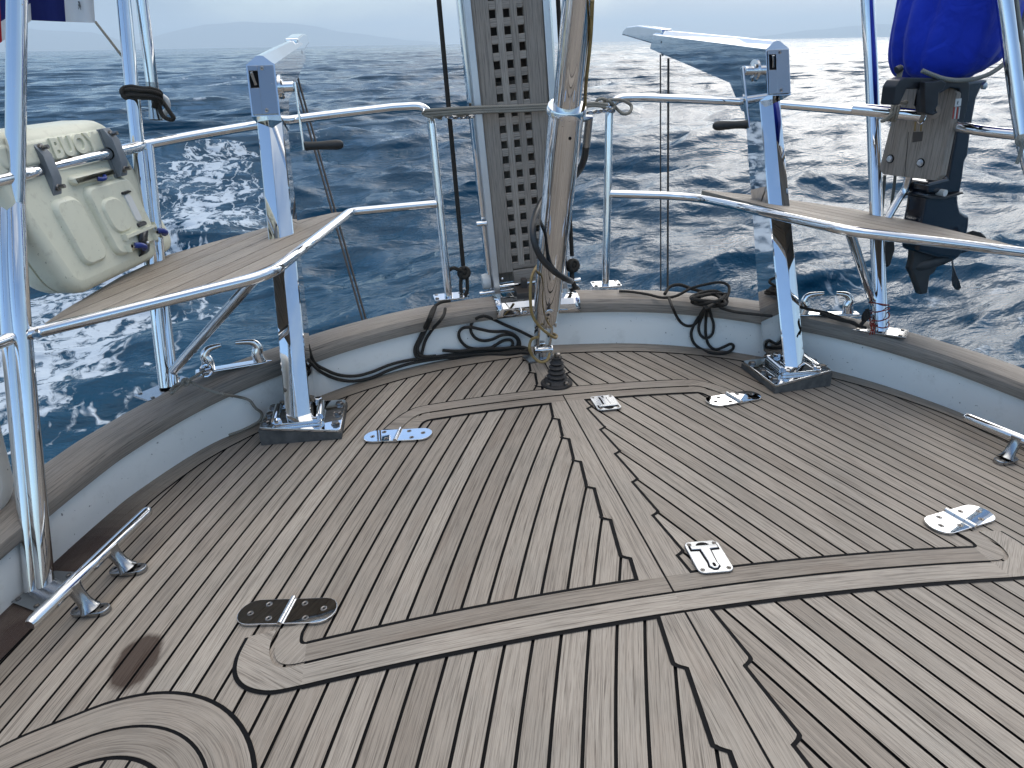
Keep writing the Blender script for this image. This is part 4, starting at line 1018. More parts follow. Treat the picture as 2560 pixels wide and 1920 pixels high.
def face_pad(s0, s1, t0, t1, r, h, name, mat='cream_plastic', sl=.06, edge=.010, dip=0):
    mb = MB(); rows_ = []
    for ins, dp in ((0, .003), (edge*.25, -h*.45), (edge*.6, -h*.85), (edge, -h)):
        w_, h_ = (s1-s0)/2-ins, (t1-t0)*.345/2-ins; q = rrect(2*w_, 2*h_, max(.003, r-ins*.6), 6)
        rows_.append([CF((s0+s1)/2+x+sl*(((t0+t1)/2-y/.345)-.5), (t0+t1)/2-y/.345, dp) for x, y in q])
    mb.grid([[*rw, rw[0]] for rw in rows_]); mb.poly(rows_[-1]); return build(name, mb, mat, case, 50)
# raised ribs, bosses and handle of the moulded face
face_pad(0.197, 0.407, .40, .955, .03, .016, 'raised_panel')
face_pad(0.067, 0.172, .43, .93, .03, .012, 'raised_panel')
face_pad(0.172, 0.352, .305, .385, .016, .018, 'top_ledge')
face_pad(-.005, .40, .035, .20, .018, .006, 'name_panel')
face_pad(0.217, 0.317, .50, .80, .035, .022, 'grip_mound')
face_pad(0.237, 0.407, .80, .835, .012, .028, 'handle_bar')
face_pad(0.230, 0.277, .875, .935, .018, .027, 'latch_boss'); face_pad(0.367, 0.414, .875, .935, .018, .027, 'latch_boss')
face_pad(0.332, 0.367, .52, .76, .012, .019, 'window', 'white_plastic', edge=.004)
face_pad(0.328, 0.372, .50, .53, .006, .0215, 'window_rim', 'black_plastic', edge=.003); face_pad(0.328, 0.372, .755, .80, .006, .0215, 'window_rim', 'black_plastic', edge=.003)
def case_tube(pts, r, mat, nm): return build(nm, MB().tube(smooth([CF(p[0]+.022, *p[1:]) for p in pts], 6), r, 10), mat, case)
case_tube([(.230, .365, -.020), (.238, .372, -.026), (.250, .368, -.027), (.262, .360, -.020)], .0055, 'blue_plastic', 'pull_cord')
case_tube([(.262, .895, -.028), (.274, .905, -.036), (.290, .925, -.036), (.300, .945, -.026)], .008, 'blue_plastic', 'pull_cord')
case_tube([(.398, .868, -.024), (.408, .876, -.033), (.420, .896, -.032), (.428, .912, -.022)], .008, 'blue_plastic', 'pull_cord')
for s_, t_ in ((.250, .893), (.386, .872)):
    build('latch_hole', MB().lathe([(.0045, 0), (.0045, .001), (0, .001)], frame(CF(s_+.022, t_, -.0275), z=-n_), 12), 'caulk', case)
st = MB(); rw = []
for t_, dp in ((.83, -.0300), (.90, -.0185), (.955, -.018), (1.0, -.010), (1.03, .004), (1.035, .05), (1.035, .11)):
    rw.append([CF(.324, t_, dp), CF(.367, t_, dp)])
st.grid(rw); so = build('strap', st, 'black_plastic', case); mo = so.modifiers.new('solid', 'SOLIDIFY'); mo.thickness = .003
for s_, t_ in ((.318, .945), (.334, .925)): build('strap_rivet', MB().ball(CF(s_+.022, t_, -.0200), .0052, 0, (1, 1, 1)), 'alloy', case)
# raised lettering
fc = bpy.data.curves.new('letters', 'FONT'); fc.body = 'BUOY'; fc.size = .062; fc.extrude = .002; fc.bevel_depth = .001; fc.space_character = 1.08; fc.offset = .0015
fo = bpy.data.objects.new('letters', fc); COL.objects.link(fo); bpy.context.view_layer.update()
me_ = fo.to_mesh(); lm = MB(); bmx = bmesh.new(); bmx.from_mesh(me_)
p00, p10, p01 = CF(.145, .175, -.008), CF(.245, .175, -.008), CF(.145, .075, -.008)
lm.add_bm(bmx, frame(p00, x=(p10-p00), y=(p01-p00))); fo.to_mesh_clear(); bpy.data.objects.remove(fo); build('lettering', lm, 'cream_plastic', case)
# grey clamps holding it to the tube
for s_, lb in ((.085, 0), (.395, 1)):
    rc_ = at_plane(*((165, 418) if lb == 0 else (308, 374)), (0, 0, 0), (0, 1, 0)) if False else None
    base_ = min(RAILL, key=lambda p: abs(px_of(p)[0]-(106 if lb == 0 else 284)))
    upv = (CF(s_, 0)-CF(s_+.07, 1)).normalized(); fz = e_.cross(upv)
    Mc = frame(base_, x=upv, z=e_)
    q = [(-.052, -.004), (-.052, .030), (-.020, .036), (-.018, .018), (-.0, .024), (.018, .018), (.020, .036), (.052, .030), (.052, -.004)]
    hp = [(-.055, .002), (-.052, -.018), (-.024, -.034), (-.014, -.014), (0, -.018), (.014, -.014), (.024, -.034), (.052, -.018), (.055, .002)]
    inn_ = 1 if (Mc.to_3x3() @ V3((0, 1, 0))).dot(n_) > 0 else -1
    cl_ = MB()
    half_o = [(-.058, inn_*.002), (-.058, -inn_*.012), (-.026, -inn_*.036), (-.0195, -inn_*.012), (-.0195, 0), (.0195, 0), (.0195, -inn_*.012), (.026, -inn_*.036), (.058, -inn_*.012), (.058, inn_*.002)]
    arc = [(.0195*math.cos(a), -inn_*.0195*math.sin(a)) for a in np.linspace(0, PI, 9)]
    outr = [(.062, 0), (.062, -inn_*.010), (.028, -inn_*.026), (-.028, -inn_*.026), (-.062, -inn_*.010), (-.062, 0)]
    cl_.prism(outr[::1] + arc[::-1][0:0] + [(-.0155, 0)] + [(.0155*math.cos(a), -inn_*.0155*math.sin(a)) for a in np.linspace(PI, 0, 9)][1:], Mc, .032, .002)
    k_ = build('clamp', cl_, 'grey_clamp', case)
    cl2 = MB().prism([(-.062, inn_*.001), (-.062, inn_*.022), (.062, inn_*.022), (.062, inn_*.001)] + [(.0155*math.cos(a), inn_*.0155*math.sin(a)) for a in np.linspace(0, PI, 9)], Mc, .032, .002)
    build('clamp', cl2, 'grey_clamp', case)
    for a in (-.045, .045):
        p = Mc @ V3((a, -inn_*.016, 0)); build('clamp_bolt', MB().tube([p, p+(Mc.to_3x3() @ V3((0, -inn_, 0)))*.020], .0048, 8), 'bolt_dark', k_)
        bolt(k_, p, Mc.to_3x3() @ V3((0, -inn_, 0)), .0075, .006)

# white raft canister at the far left edge
rcn = at_z(27, 1286, .002); rd = V3((-.40, -.915, 0)).normalized(); rcn = rcn - rd*.05; ro = V3((-.915, .40, 0)).normalized()
raft = thing('raft_case', 'white moulded raft case standing on the cap rail at the left edge', 'case', rcn)
mb = MB(); rows_ = []
for ins, dp in ((.05, 0), (.02, .006), (.006, .02), (0, .05), (0, .13), (.02, .17), (.05, .18)):
    q = rrect(.56-2*ins, .40-2*ins, max(.02, .07-ins*.8), 8); rows_.append([rcn+rd*(.28+x-.10*(y+.2))+ro*dp+V3((0, 0, .20+y)) for x, y in q])
mb.grid([[*rw, rw[0]] for rw in rows_]); mb.poly(rows_[0]); mb.poly(rows_[-1]); build('shell', mb, 'gelcoat', raft, 50)
q = rrect(.42, .20, .03, 6); build('panel_line', MB().tube([rcn+rd*(.30+x)-ro*.0005+V3((0, 0, .16+y)) for x, y in q], .0018, 6, closed=True), 'caulk', raft)

# ------------------------------------------------------------------ outboard motor on its bracket, right quarter
m_ = V3((-1, 1, 1)); R0 = V3((1.249, 1.793, .722)); eR = V3((-.233, .973, 0)).normalized(); nR = V3((.973, .233, 0)).normalized()
def RP(s, o, z): return R0+eR*s+nR*o+V3((0, 0, z-R0.z))
board = thing('motor_bracket', 'grey teak bracket board on the right rail carrying the outboard motor', 'bracket', RP(.32, .02, .55))
bo = -.030
crn = [at_plane(u, v, RP(0, bo, .7), nR) for u, v in ((2247, 229), (2262, 216), (2380, 220), (2392, 232), (2350, 440), (2338, 452), (2208, 436), (2197, 424))]
Mbd = frame(sum(crn, V3((0, 0, 0)))/8+nR*.014, x=-eR, z=-nR); iv = Mbd.inverted()
pl2 = [tuple((iv @ p)[:2]) for p in crn]
build('board', MB().prism(pl2, Mbd, .028, .003, 2, g=1), 'teak_rail', board)
sx_ = at_plane(2270, 340, RP(0, bo-.001, .7), nR)
build('board_joint', MB().tube([at_plane(2271, 330, RP(0, bo, .7), nR), at_plane(2262, 441, RP(0, bo, .7), nR)], .0009, 6), 'caulk', board)
for u, v in ((2226, 397), (2302, 407)):
    p = at_plane(u, v, RP(0, bo, .7), nR); q = build('washer', MB().lathe([(.0135, 0), (.0135, .002), (.0, .002)], frame(p, z=-nR), 20), 'caulk', board); bolt(q, p-nR*.002, -nR, .0078, .007, mat='alloy')
p = at_plane(2337, 279, RP(0, bo, .7), nR); build('pad_ring', MB().lathe([(.020, 0), (.020, .0015), (.012, .002), (0, .002)], frame(p, z=-nR), 24), 'teak_rail', board)
pt = [at_plane(u, v, RP(0, bo-.0006, .7), nR) for u, v in ((2283, 330), (2308, 329), (2305, 352), (2281, 356))]
mbp = MB(); mbp.prism([tuple((iv @ x)[:2]) for x in pt], Mbd @ Matrix.Translation((0, 0, .0146)), .0012); build('worn_patch', mbp, 'gunmetal', board)
for u in (2289, 2304):
    p0_, p1_ = at_plane(u, 302, RP(0, bo, .7), nR), at_plane(u-2, 328, RP(0, bo, .7), nR); build('rust_streak', MB().box(frame((p0_+p1_)/2, x=(p1_-p0_), z=-nR), ((p1_-p0_).length, .006, .0012), 0), 'bronze_line', board)
build('support_tube', MB().tube(smooth([at_plane(2272, 440, RP(0, .02, .6), nR), at_plane(2262, 475, RP(0, .02, .6), nR), at_plane(2245, 500, RP(0, .0, .6), nR), at_plane(2216, 550, RP(0, -.04, .6), nR)], 6), .0125, 14), 'steel', board)
sl0 = at_plane(2130, 272, (0, 2.12, 0), (0, 1, 0)); sl1 = at_plane(2300, 289, (0, 2.02, 0), (0, 1, 0))
lk = thing('lock_sleeve', 'loose steel tube tied in front of the bracket board', 'tube', (sl0+sl1)/2)
tb = MB().tube([sl0, sl1], .0175, 20, caps=False); tb.tube([sl0, sl1], .0158, 20, caps=False); build('sleeve', tb, 'steel', lk)
build('sleeve_plug', MB().tube([lerp(sl0, sl1, .985), lerp(sl0, sl1, .97)], .0156, 16), 'caulk', lk)
c = sl1; wv = smooth([c+V3((-.010, 0, .004)), c+V3((.004, -.004, .026)), c+V3((.018, -.002, .016)), c+V3((.018, 0, -.012)), c+V3((.006, 0, -.024)), c+V3((-.006, 0, -.014))], 5)
build('locking_pin', MB().tube(wv, .0024, 8), 'steel', lk)

mot = thing('outboard_motor', 'black outboard motor with blue canvas cover clamped to the bracket board', 'outboard motor', RP(.30, .10, .5))
MS = .315                              # station along the rail of the motor's centre plane
def MP(u, v, ds=0.0): return at_plane(u, v, RP(MS+ds, 0, .6), eR)
Mm = frame(RP(MS, 0, .6), x=nR, z=-eR); im = Mm.inverted()
def prof(px): return [tuple((im @ MP(u, v))[:2]) for u, v in px]
def body(name, px, th, bev, mat, seg=4, ds=0.0, par=None): return build(name, MB().prism([tuple((im @ MP(u, v, -ds))[:2]) for u, v in px], Mm @ Matrix.Translation((0, 0, ds)), th, bev, seg), mat, par or mot, 40)
body('clamp_bracket', [(2232, 200), (2250, 193), (2398, 196), (2407, 208), (2405, 250), (2392, 306), (2376, 306), (2384, 232), (2380, 222), (2358, 219), (2336, 232), (2330, 232), (2306, 262), (2330, 280), (2316, 288), (2304, 282), (2308, 222), (2250, 222), (2232, 262), (2216, 262), (2222, 216)], .045, .004, 'black_plastic', 2, .10)
body('clamp_bracket', [(2305, 204), (2330, 203), (2345, 199), (2360, 205), (2352, 224), (2340, 232), (2338, 262), (2324, 286), (2306, 284), (2304, 230)], .020, .004, 'black_plastic', 2, .135)
build('swivel_bolt', MB().lathe([(.010, 0), (.010, .008), (.006, .010), (0, .010)], frame(MP(2340, 212, -.0)-eR*.150, z=-eR), 6), 'alloy', mot)
body('upper_leg', [(2386, 200), (2438, 196), (2440, 208), (2424, 218), (2412, 245), (2404, 290), (2398, 330), (2392, 385), (2384, 400), (2378, 450), (2372, 482), (2288, 480), (2292, 452), (2340, 440), (2360, 330), (2376, 260)], .085, .012, 'motor_paint')
body('lower_leg', [(2290, 476), (2374, 478), (2375, 505), (2380, 522), (2392, 530), (2403, 533), (2401, 560), (2397, 580), (2396, 612), (2372, 645), (2330, 640), (2272, 625), (2276, 560), (2284, 520)], .070, .014, 'motor_paint')
body('splash_plate', [(2273, 484), (2290, 492), (2330, 493), (2376, 478), (2372, 474), (2330, 486), (2292, 486)], .10, .0015, 'motor_grey', 1)
body('gear_case', [(2278, 600), (2330, 606), (2385, 626), (2384, 640), (2366, 648), (2336, 666), (2330, 680), (2318, 688), (2312, 732), (2294, 735), (2276, 686), (2268, 672), (2274, 650)], .026, .008, 'motor_grey')
ax0, ax1 = MP(2272, 671), MP(2386, 636)
build('torpedo', MB().tube([lerp(ax0, ax1, t) for t in (0, .06, .2, .45, .7, .9, 1)], [.003, .012, .021, .024, .023, .019, .015], 18), 'motor_grey', mot, 60)
axd = (ax1-ax0).normalized()
pr_ = MB(); pc = lerp(ax0, ax1, .93)
for k in range(3):
    a = 2*PI*k/3-.25; u_ = axd.orthogonal().normalized(); v_ = axd.cross(u_); 
    # make one blade point straight down the sight plane
    dn = (V3((0, 0, -1))-axd*V3((0, 0, -1)).dot(axd)).normalized(); sdv = axd.cross(dn); rdir = dn*math.cos(a)+sdv*math.sin(a); tdir = axd.cross(rdir)
    rows_ = []
    for r_, w_ in ((.012, .013), (.036, .022), (.066, .036), (.094, .040), (.114, .031), (.125, .012)):
        tw = math.radians(62-32*r_/.104); cdir = tdir*math.cos(tw)+axd*math.sin(tw); ctr = pc+rdir*r_+axd*(.012*r_/.1)
        nn2 = cdir.cross(rdir).normalized(); rows_.append([ctr-cdir*w_, ctr-cdir*w_*.5+nn2*.0025, ctr+nn2*.003, ctr+cdir*w_*.5+nn2*.0025, ctr+cdir*w_, ctr+cdir*w_*.5-nn2*.0025, ctr-nn2*.003, ctr-cdir*w_*.5-nn2*.0025, ctr-cdir*w_])
    pr_.grid(rows_); pr_.poly(rows_[-1][:-1])
build('propeller', pr_, 'motor_grey', mot, 60)
build('water_plug', MB().tube([MP(2322, 476, .0)-eR*.0, MP(2322, 476)-eR*.060], .0105, 16), 'white_plastic', mot)
build('trim_pin', MB().tube([MP(2378, 355), MP(2398, 350)], .006, 10), 'black_plastic', mot)
build('rope_hook', MB().tube(smooth([MP(2412, 212), MP(2436, 211), MP(2442, 205), MP(2430, 196)], 5), .006, 10), 'black_plastic', mot)
lb = MB(); prof = lambda px: [tuple((im @ MP(u, v, -.124))[:2]) for u, v in px]; lbp = prof([(2390, 247), (2404, 246), (2402, 265), (2387, 267)]); lb.prism(lbp, Mm @ Matrix.Translation((0, 0, .1235)), .0012); build('white_label', lb, 'white_plastic', mot)
for k in range(4):
    u0 = 2385+k*4.6; build('red_stripe', MB().prism(prof([(u0, 268), (u0+2.2, 268), (u0-1.6, 297), (u0-3.8, 297)]), Mm @ Matrix.Translation((0, 0, .1235)), .0012), 'red_print' if k % 2 == 0 else 'white_plastic', mot)
fc = bpy.data.curves.new('letters', 'FONT'); fc.body = 'E'; fc.size = .013; fc.extrude = .0004
fo = bpy.data.objects.new('letters', fc); COL.objects.link(fo); bpy.context.view_layer.update(); bmx = bmesh.new(); bmx.from_mesh(fo.to_mesh()); lm = MB()
lp0 = MP(2392, 261, -.125); lm.add_bm(bmx, frame(lp0, x=nR, y=(0, 0, 1))); fo.to_mesh_clear(); bpy.data.objects.remove(fo); build('label_letter', lm, 'print_ink', mot)
# canvas bag: a gathered, creased sack
rows_ = []
cen = MP(2385, 60); 
prof_r = [(-.215, .085, .075), (-.205, .115, .10), (-.18, .148, .125), (-.13, .170, .145), (-.06, .176, .15), (.03, .172, .15), (.13, .166, .15), (.22, .15, .14), (.27, .10, .10), (.285, .03, .03)]
pz = smooth([V3(p) for p in prof_r], 5); zb_ = MP(2385, 196).z
for q in pz:
    rw = []
    hgt = (q.x+.215)/.5
    for k in range(120):
        a = 2*PI*k/120
        fold = 1+.13*(abs(math.sin(a*4.5+hgt*2.2+1.3*math.sin(a*2)))-.5)*(1-hgt*.6)+.025*math.sin(a*5-hgt*7)+.020*math.sin(a*13+hgt*9+math.sin(a*3)*2)*(1-hgt)-.05*math.exp(-((hgt-.035)/.018)**2)
        sag = -.012*math.sin(a*3+1)*(1-hgt)**3 + (.018*math.cos(a) if hgt < .15 else .018*math.cos(a)*max(0, 1-hgt*1.5))
        rw.append(V3(cen)+nR*(q.y*math.cos(a)*fold)-eR*(q.z*math.sin(a)*fold)+V3((0, 0, zb_-cen.z+q.x+.215+sag)))
    rows_.append([*rw, rw[0]])
mb = MB().grid(rows_); mb.poly(rows_[0][:-1][::-1], smooth=True); build('canvas_cover', mb, 'blue_canvas', mot, 70)
zs_ = [(2226, 176), (2240, 186), (2262, 196), (2290, 199), (2325, 194), (2360, 178), (2392, 148), (2415, 100), (2430, 40), (2438, 0), (2443, -40)]
cpts = [MP(u, v, 0)-eR*(.105+.055*math.sin(min(1, i/6)*1.5)) for i, (u, v) in enumerate(zs_)]
tag(build('cover_cord', MB().tube(smooth(cpts, 8), .0062, 10), 'grey_rope'), 'grey green cord looped over the front of the blue motor cover', 'rope')
# white tie and its toggle
ty = MB(); TY = lambda u, v, y=2.036: at_y(u, v, y)
tp = [(2256, 166), (2250, 172), (2247, 180), (2244, 200), (2243, 218), (2236, 240), (2234, 256)]
ty.tube(smooth([TY(u, v) for u, v in tp], 5), .0048, 9); ty.tube(smooth([TY(u+5, v+3, 2.031) for u, v in tp[1:]], 5), .0045, 9)
sc_ = lerp(sl0, sl1, .62); sdr = (sl1-sl0).normalized(); s1_ = sdr.orthogonal().normalized(); s2_ = sdr.cross(s1_)
for k in range(3): ty.tube([sc_+sdr*(k-1)*.0085+(s1_*math.cos(a)+s2_*math.sin(a))*.0215 for a in np.linspace(0, 2*PI, 16)[:-1]], .0045, 9, closed=True)
ty.tube(smooth([TY(2236, 262), TY(2246, 256), TY(2258, 257), TY(2264, 256)], 4), .004, 8)
ty.tube(smooth([TY(2232, 280), TY(2220, 292), TY(2208, 300), TY(2204, 303), TY(2212, 302), TY(2224, 294), TY(2236, 284)], 5), .0042, 8)
ty.ball(TY(2264, 256), .007)
tag(build('tie_cord', ty, 'beige_rope'), 'off white cord tying the loose tube to the blue motor cover', 'rope')
tag(build('cord_toggle', MB().tube([TY(2241, 176, 2.03), TY(2252, 170, 2.03)], .0105, 14), 'black_plastic'), 'small black toggle on the cord under the blue cover', 'toggle')
hp_ = MB(); hp_.tube(smooth([at_y(2538, -30, 1.93), at_y(2546, 40, 1.90), at_y(2556, 110, 1.87), at_y(2566, 200, 1.83)], 6), .0055, 9)
tag(build('leg_line', hp_, 'grey_rope'), 'thin grey line running down the gantry leg at the right edge', 'rope')
kn_ = MB(); knot(kn_, at_y(2556, 352, 1.76), .006, 1.2); kn_.tube(smooth([at_y(2556, 358, 1.75), at_y(2551, 385, 1.75), at_y(2541, 410, 1.75)], 5), .005, 9)
tag(build('rope_tail', kn_, 'grey_rope'), 'knotted grey rope tail hanging under the right rail', 'rope')
for du in (0, 26):
    sl_ = MB().tube(smooth([at_y(2212+du, 438, 2.2), at_y(2210+du*.95, 470, 2.2), at_y(2207+du*.9, 500, 2.2), at_y(2203+du*.8, 560, 2.2)], 5), .0048, 8)
    tag(build('hanging_line', sl_, 'grey_rope'), 'thin line hanging below the bracket board, the one %s the gantry leg' % ('close to' if du == 0 else 'farther from'), 'rope', 'lines under the bracket')
pdl = MB(); pq = [at_y(u, v, 2.36) for u, v in ((2216, 560), (2232, 600), (2234, 622), (2222, 662), (2214, 668), (2210, 640))]
Mq = frame(sum(pq, V3((0, 0, 0)))/6, x=(1, 0, 0), y=(0, 0, 1)); iq = Mq.inverted(); pdl.prism([tuple((iq @ p)[:2]) for p in pq], Mq, .02, .005)
tag(build('rudder_fin', pdl, 'motor_grey'), 'dark grey fin hanging behind the right gantry leg under the seat', 'fin')
# red lashing round the foot of the right gantry leg
rl = MB(); fp = lerp(c0_, c1_, .085); 
for k in range(4):
    c = lerp(c0_, c1_, .05+.028*k); rl.tube([c+V3((math.cos(a)*.030, math.sin(a)*.030, .010*math.sin(a+k*1.3))) for a in np.linspace(0, 2*PI, 20)[:-1]], .0018, 7, closed=True)
for k in range(3): rl.tube(smooth([c0_+V3((-.028, -.01, .01+.02*k)), c0_+V3((-.045-.006*k, -.02, .045)), c0_+V3((-.05+.01*k, -.02, .005))], 5), .0018, 7)
tag(build('red_lashing', rl, 'red_line'), 'thin red line wound round the foot of the right gantry leg', 'rope')
dl = MB().tube(smooth([at_y(2167, 772, 1.97), at_y(2172, 790, 1.96), at_y(2160, 802, 1.96), at_y(2148, 815, 1.95), at_y(2130, 806, 1.97), at_y(2095, 798, 2.0), at_y(2050, 783, 2.04)], 6), .006, 9)
dl.ball(at_y(2162, 792, 1.96), .014, 0, (.7, .7, 1.5)); tag(build('shackled_line', dl, 'black_rope'), 'dark line with a snap shackle along the cap rail beside the red lashing', 'rope')

# ------------------------------------------------------------------ flagstaff, flag, lashing on the left
FY = 2.40
st0, st1 = at_y(353, -10, FY), at_y(391, 298, FY-.02)
fs = thing('flagstaff', 'steel pole lashed with black cord to the left gantry leg, its foot hanging free', 'pole', st1)
sdn = (st1-st0).normalized()
build('pole', MB().tube([ext(st1, st0, 2.6), st0, st1-sdn*.085], .0165, 18), 'steel', fs)
build('socket', MB().tube([st1-sdn*.10, st1-sdn*.03, st1-sdn*.006, st1], [.0172, .0172, .0200, .0205], 18), 'satin_steel', fs)
build('end_plug', MB().lathe([(.019, 0), (.017, .003), (0, .004)], frame(st1, z=sdn), 18), 'gunmetal', fs)
build('set_screw', MB().ball(at_y(386, 214, FY-.022), .0062), 'steel', fs)
lg = MB(); lb0, lb1 = at_y(318, 232, 2.32), at_y(398, 244, 2.38)
for k in range(5):
    t = (k-2)*.011; y_ = 2.30; a_ = [(314, 222+k*5), (330, 220+k*5), (352, 224+k*4), (378, 226+k*4), (398, 232+k*4), (404, 240+k*4)]
    lg.tube(smooth([at_y(u, v+(k*4.5-9)*.5, y_-.022*math.sin((i)/5*PI)-.007*(k % 2)) for i, (u, v) in enumerate(a_)], 5), .0048, 9)
    lg.tube(smooth([at_y(u, v+6*math.sin(i*1.7+k), y_+.055+.012*math.sin(i/5*PI)) for i, (u, v) in enumerate(a_)], 5), .0048, 9)
lg.tube(smooth([at_y(u, v, 2.345) for u, v in ((396, 240), (412, 262), (428, 285), (434, 294), (428, 299), (412, 294), (402, 280), (396, 255), (388, 240))], 6), .0062, 9)
knot(lg, at_y(318, 232, 2.30), .0055, 1.6); lg.tube(smooth([at_y(u, v, 2.34) for u, v in ((386, 228), (392, 245), (387, 258), (384, 270))], 5), .0062, 9)
tag(build('black_lashing', lg, 'black_rope'), 'thick black cord lashing that binds the hanging pole to the left gantry leg', 'rope')
tag(build('white_clip', MB().tube(smooth([at_y(404, 240, 2.42), at_y(417, 252, 2.42), at_y(418, 275, 2.42), at_y(409, 284, 2.42)], 5), .0085, 10), 'white_plastic'), 'white plastic hook behind the foot of the hanging pole', 'hook')
fl_ = thing('flag', 'dark blue flag with a white hoist band at the upper left', 'flag', at_y(240, 54, 2.38))
rows_ = []
for j in range(15):
    rw = []
    for i in range(41):
        u = i/40; v = j/14
        px = -160+(238-(-160))*u; py = (38+11*math.sin(max(0, u-.1)*1.6)) + (8*u) + 62*min(1, max(0, (.60-u)/.2))*(1-v) - 330*v
        rw.append(at_y(px+v*-22, py, 2.38+.05*math.sin(u*9+v*1.5)*(1-u)+.01*math.sin(u*31+v*4)))
    rows_.append(rw)
fm = MB().grid(rows_); fob = build('cloth', fm, 'flag_cloth', fl_, 80)
uvl = fob.data.uv_layers.new(name='UVMap'); vi = [0]*len(fob.data.loops)
fob.data.loops.foreach_get('vertex_index', vi)
uvl.data.foreach_set('uv', [c for k in vi for c in ((k % 41)/40, (k//41)/14)]); uvl.active_render = True
hb = MB()
for k in range(7):
    hb.box(frame(at_y(196+2.2*(k % 3), 6+k*2.4, 2.371), x=(0, 0, 1), z=(0, -1, 0)), (.006+.004*(k % 3), .0012, .0008), 0)
build('small_print', hb, 'print_ink', fl_)
tag(build('halyard', MB().tube(smooth([at_y(238, 54, 2.38), at_y(270, 95, 2.37), at_y(303, 138, 2.36), at_y(312, 148, 2.36)], 5), .0036, 8), 'beige_rope'), 'thin pale cord running from the flag to the left gantry leg', 'rope')

# ------------------------------------------------------------------ ropes lying about
rope('mooring_tail', 'thin beige cord knotted at the left fairlead and trailing down the white bulwark', 'rope',
     [(425, 978, .012), (440, 962, .02), (462, 957, .02), (470, 952, .02), (500, 966, .006), (530, 978, .004), (560, 986, .002), (595, 992, .012), (622, 1000, .024), (634, 1014, .026), (641, 1022, .026), (652, 1030, .022), (655, 1040, .02), (648, 1053, .018), (630, 1064, .02), (600, 1078, .01), (572, 1088, .004)], .0042, 'beige_rope')
mt = MB(); knot(mt, rope_pt(464, 955, .0042, .022), .0042, 1.3)
for q in ([(464, 955, .024), (490, 940, .03), (510, 925, .03)], [(462, 953, .02), (445, 962, .015), (432, 975, .012), (428, 984, .01), (440, 975, .02), (458, 960, .02)]):
    mt.tube(smooth([rope_pt(u, v, .0042, l) for u, v, l in q], 6), .0042, 9)
tag(build('knotted_loop', mt, 'beige_rope'), 'knot and loop of beige cord between the left leg and the fairlead', 'rope')
sk = MB(); c = rope_pt(516, 926, .01, .02); sk.tube([c+V3((.016*math.cos(a), .012*math.sin(a), .014*math.sin(a*1))) for a in np.linspace(0, 2*PI, 15)[:-1]], .0045, 8, closed=True); sk.tube([c+V3((-.014, 0, 0)), c+V3((.016, .006, .004))], .006, 9)
tag(build('shackle', sk, 'steel'), 'bright shackle at the left end of the left fairlead', 'shackle')
BR = 'dark mooring lines on the stern'
rope('dark_rope', 'doubled dark rope sagging along the bulwark to the left davit, upper strand', 'rope',
     [(770, 862, .01), (785, 905, .004), (815, 925), (850, 938), (890, 940), (930, 930), (975, 912), (1020, 901), (1080, 893), (1150, 884), (1230, 876), (1310, 872)], .0052, 'black_rope', BR)
rope('dark_rope', 'doubled dark rope sagging along the bulwark to the left davit, lower strand', 'rope',
     [(772, 900, .008), (800, 928), (840, 947), (885, 953), (930, 944), (975, 925), (1030, 908), (1090, 898), (1160, 889), (1240, 880), (1300, 876)], .0052, 'black_rope', BR)
rope('dark_rope', 'dark rope hanging in a doubled loop beside the left rail foot', 'rope',
     [(1125, 752, .01), (1100, 757, .014), (1082, 772, .012), (1072, 795, .006), (1060, 822), (1046, 850), (1037, 872), (1040, 890), (1052, 893), (1056, 878), (1064, 850), (1082, 822), (1100, 802), (1110, 786, .008), (1113, 772, .012)], .0052, 'black_rope', BR)
rope('dark_rope', 'dark rope hanging beside the left rail foot, inner strand', 'rope',
     [(1088, 768, .010), (1078, 795, .006), (1066, 822), (1052, 850), (1044, 870), (1048, 886), (1066, 892), (1090, 890)], .0058, 'black_rope', BR)
rope('dark_rope', 'dark rope coiled in flat loops on the white bulwark left of the backstay', 'rope',
     [(1334, 845), (1300, 828), (1262, 812), (1230, 797), (1210, 790), (1190, 797), (1178, 812), (1178, 830, .006), (1190, 846, .008), (1210, 852), (1232, 848), (1255, 838, .006), (1280, 838), (1294, 850), (1292, 868), (1276, 874), (1282, 860), (1276, 850), (1258, 852), (1240, 862), (1225, 872)], .0052, 'black_rope', BR, 10)
rope('dark_rope', 'dark rope making a long narrow loop on the white bulwark left of the backstay', 'rope',
     [(1235, 868, .004), (1200, 872), (1170, 868), (1152, 852), (1147, 834), (1156, 821), (1176, 818, .008), (1200, 823, .006), (1230, 829, .008), (1262, 829), (1284, 836, .007), (1298, 852), (1296, 872), (1270, 878), (1240, 876)], .0052, 'black_rope', BR, 10)
rope('dark_rope', 'dark rope bundled at the foot of the bulwark left of the backstay', 'rope',
     [(1106, 876), (1150, 878, .006), (1200, 872, .01), (1250, 872, .012), (1300, 868, .006), (1318, 874), (1280, 884, .01), (1220, 884, .012), (1160, 888, .004), (1120, 893), (1150, 896), (1220, 886), (1290, 880, .004), (1330, 884)], .0058, 'black_rope', BR)
def coil(n, seed, c, sx, sy, lift):
    r_ = random.Random(seed); o = []
    for k in range(n):
        a = k*1.32+r_.uniform(-.5, .5); q = r_.uniform(.35, 1); o.append((c[0]+sx*q*math.cos(a), c[1]+sy*q*math.sin(a), lift*r_.random()))
    return o
rope('dark_rope', 'tangled coil of dark rope heaped on the cap rail left of the right davit', 'rope', [(1662, 735, .005), (1675, 717, .02), (1700, 712, .03), (1730, 722, .02)] + coil(26, 4, (1778, 745), 56, 26, .05), .0056, 'black_rope', BR, 8)
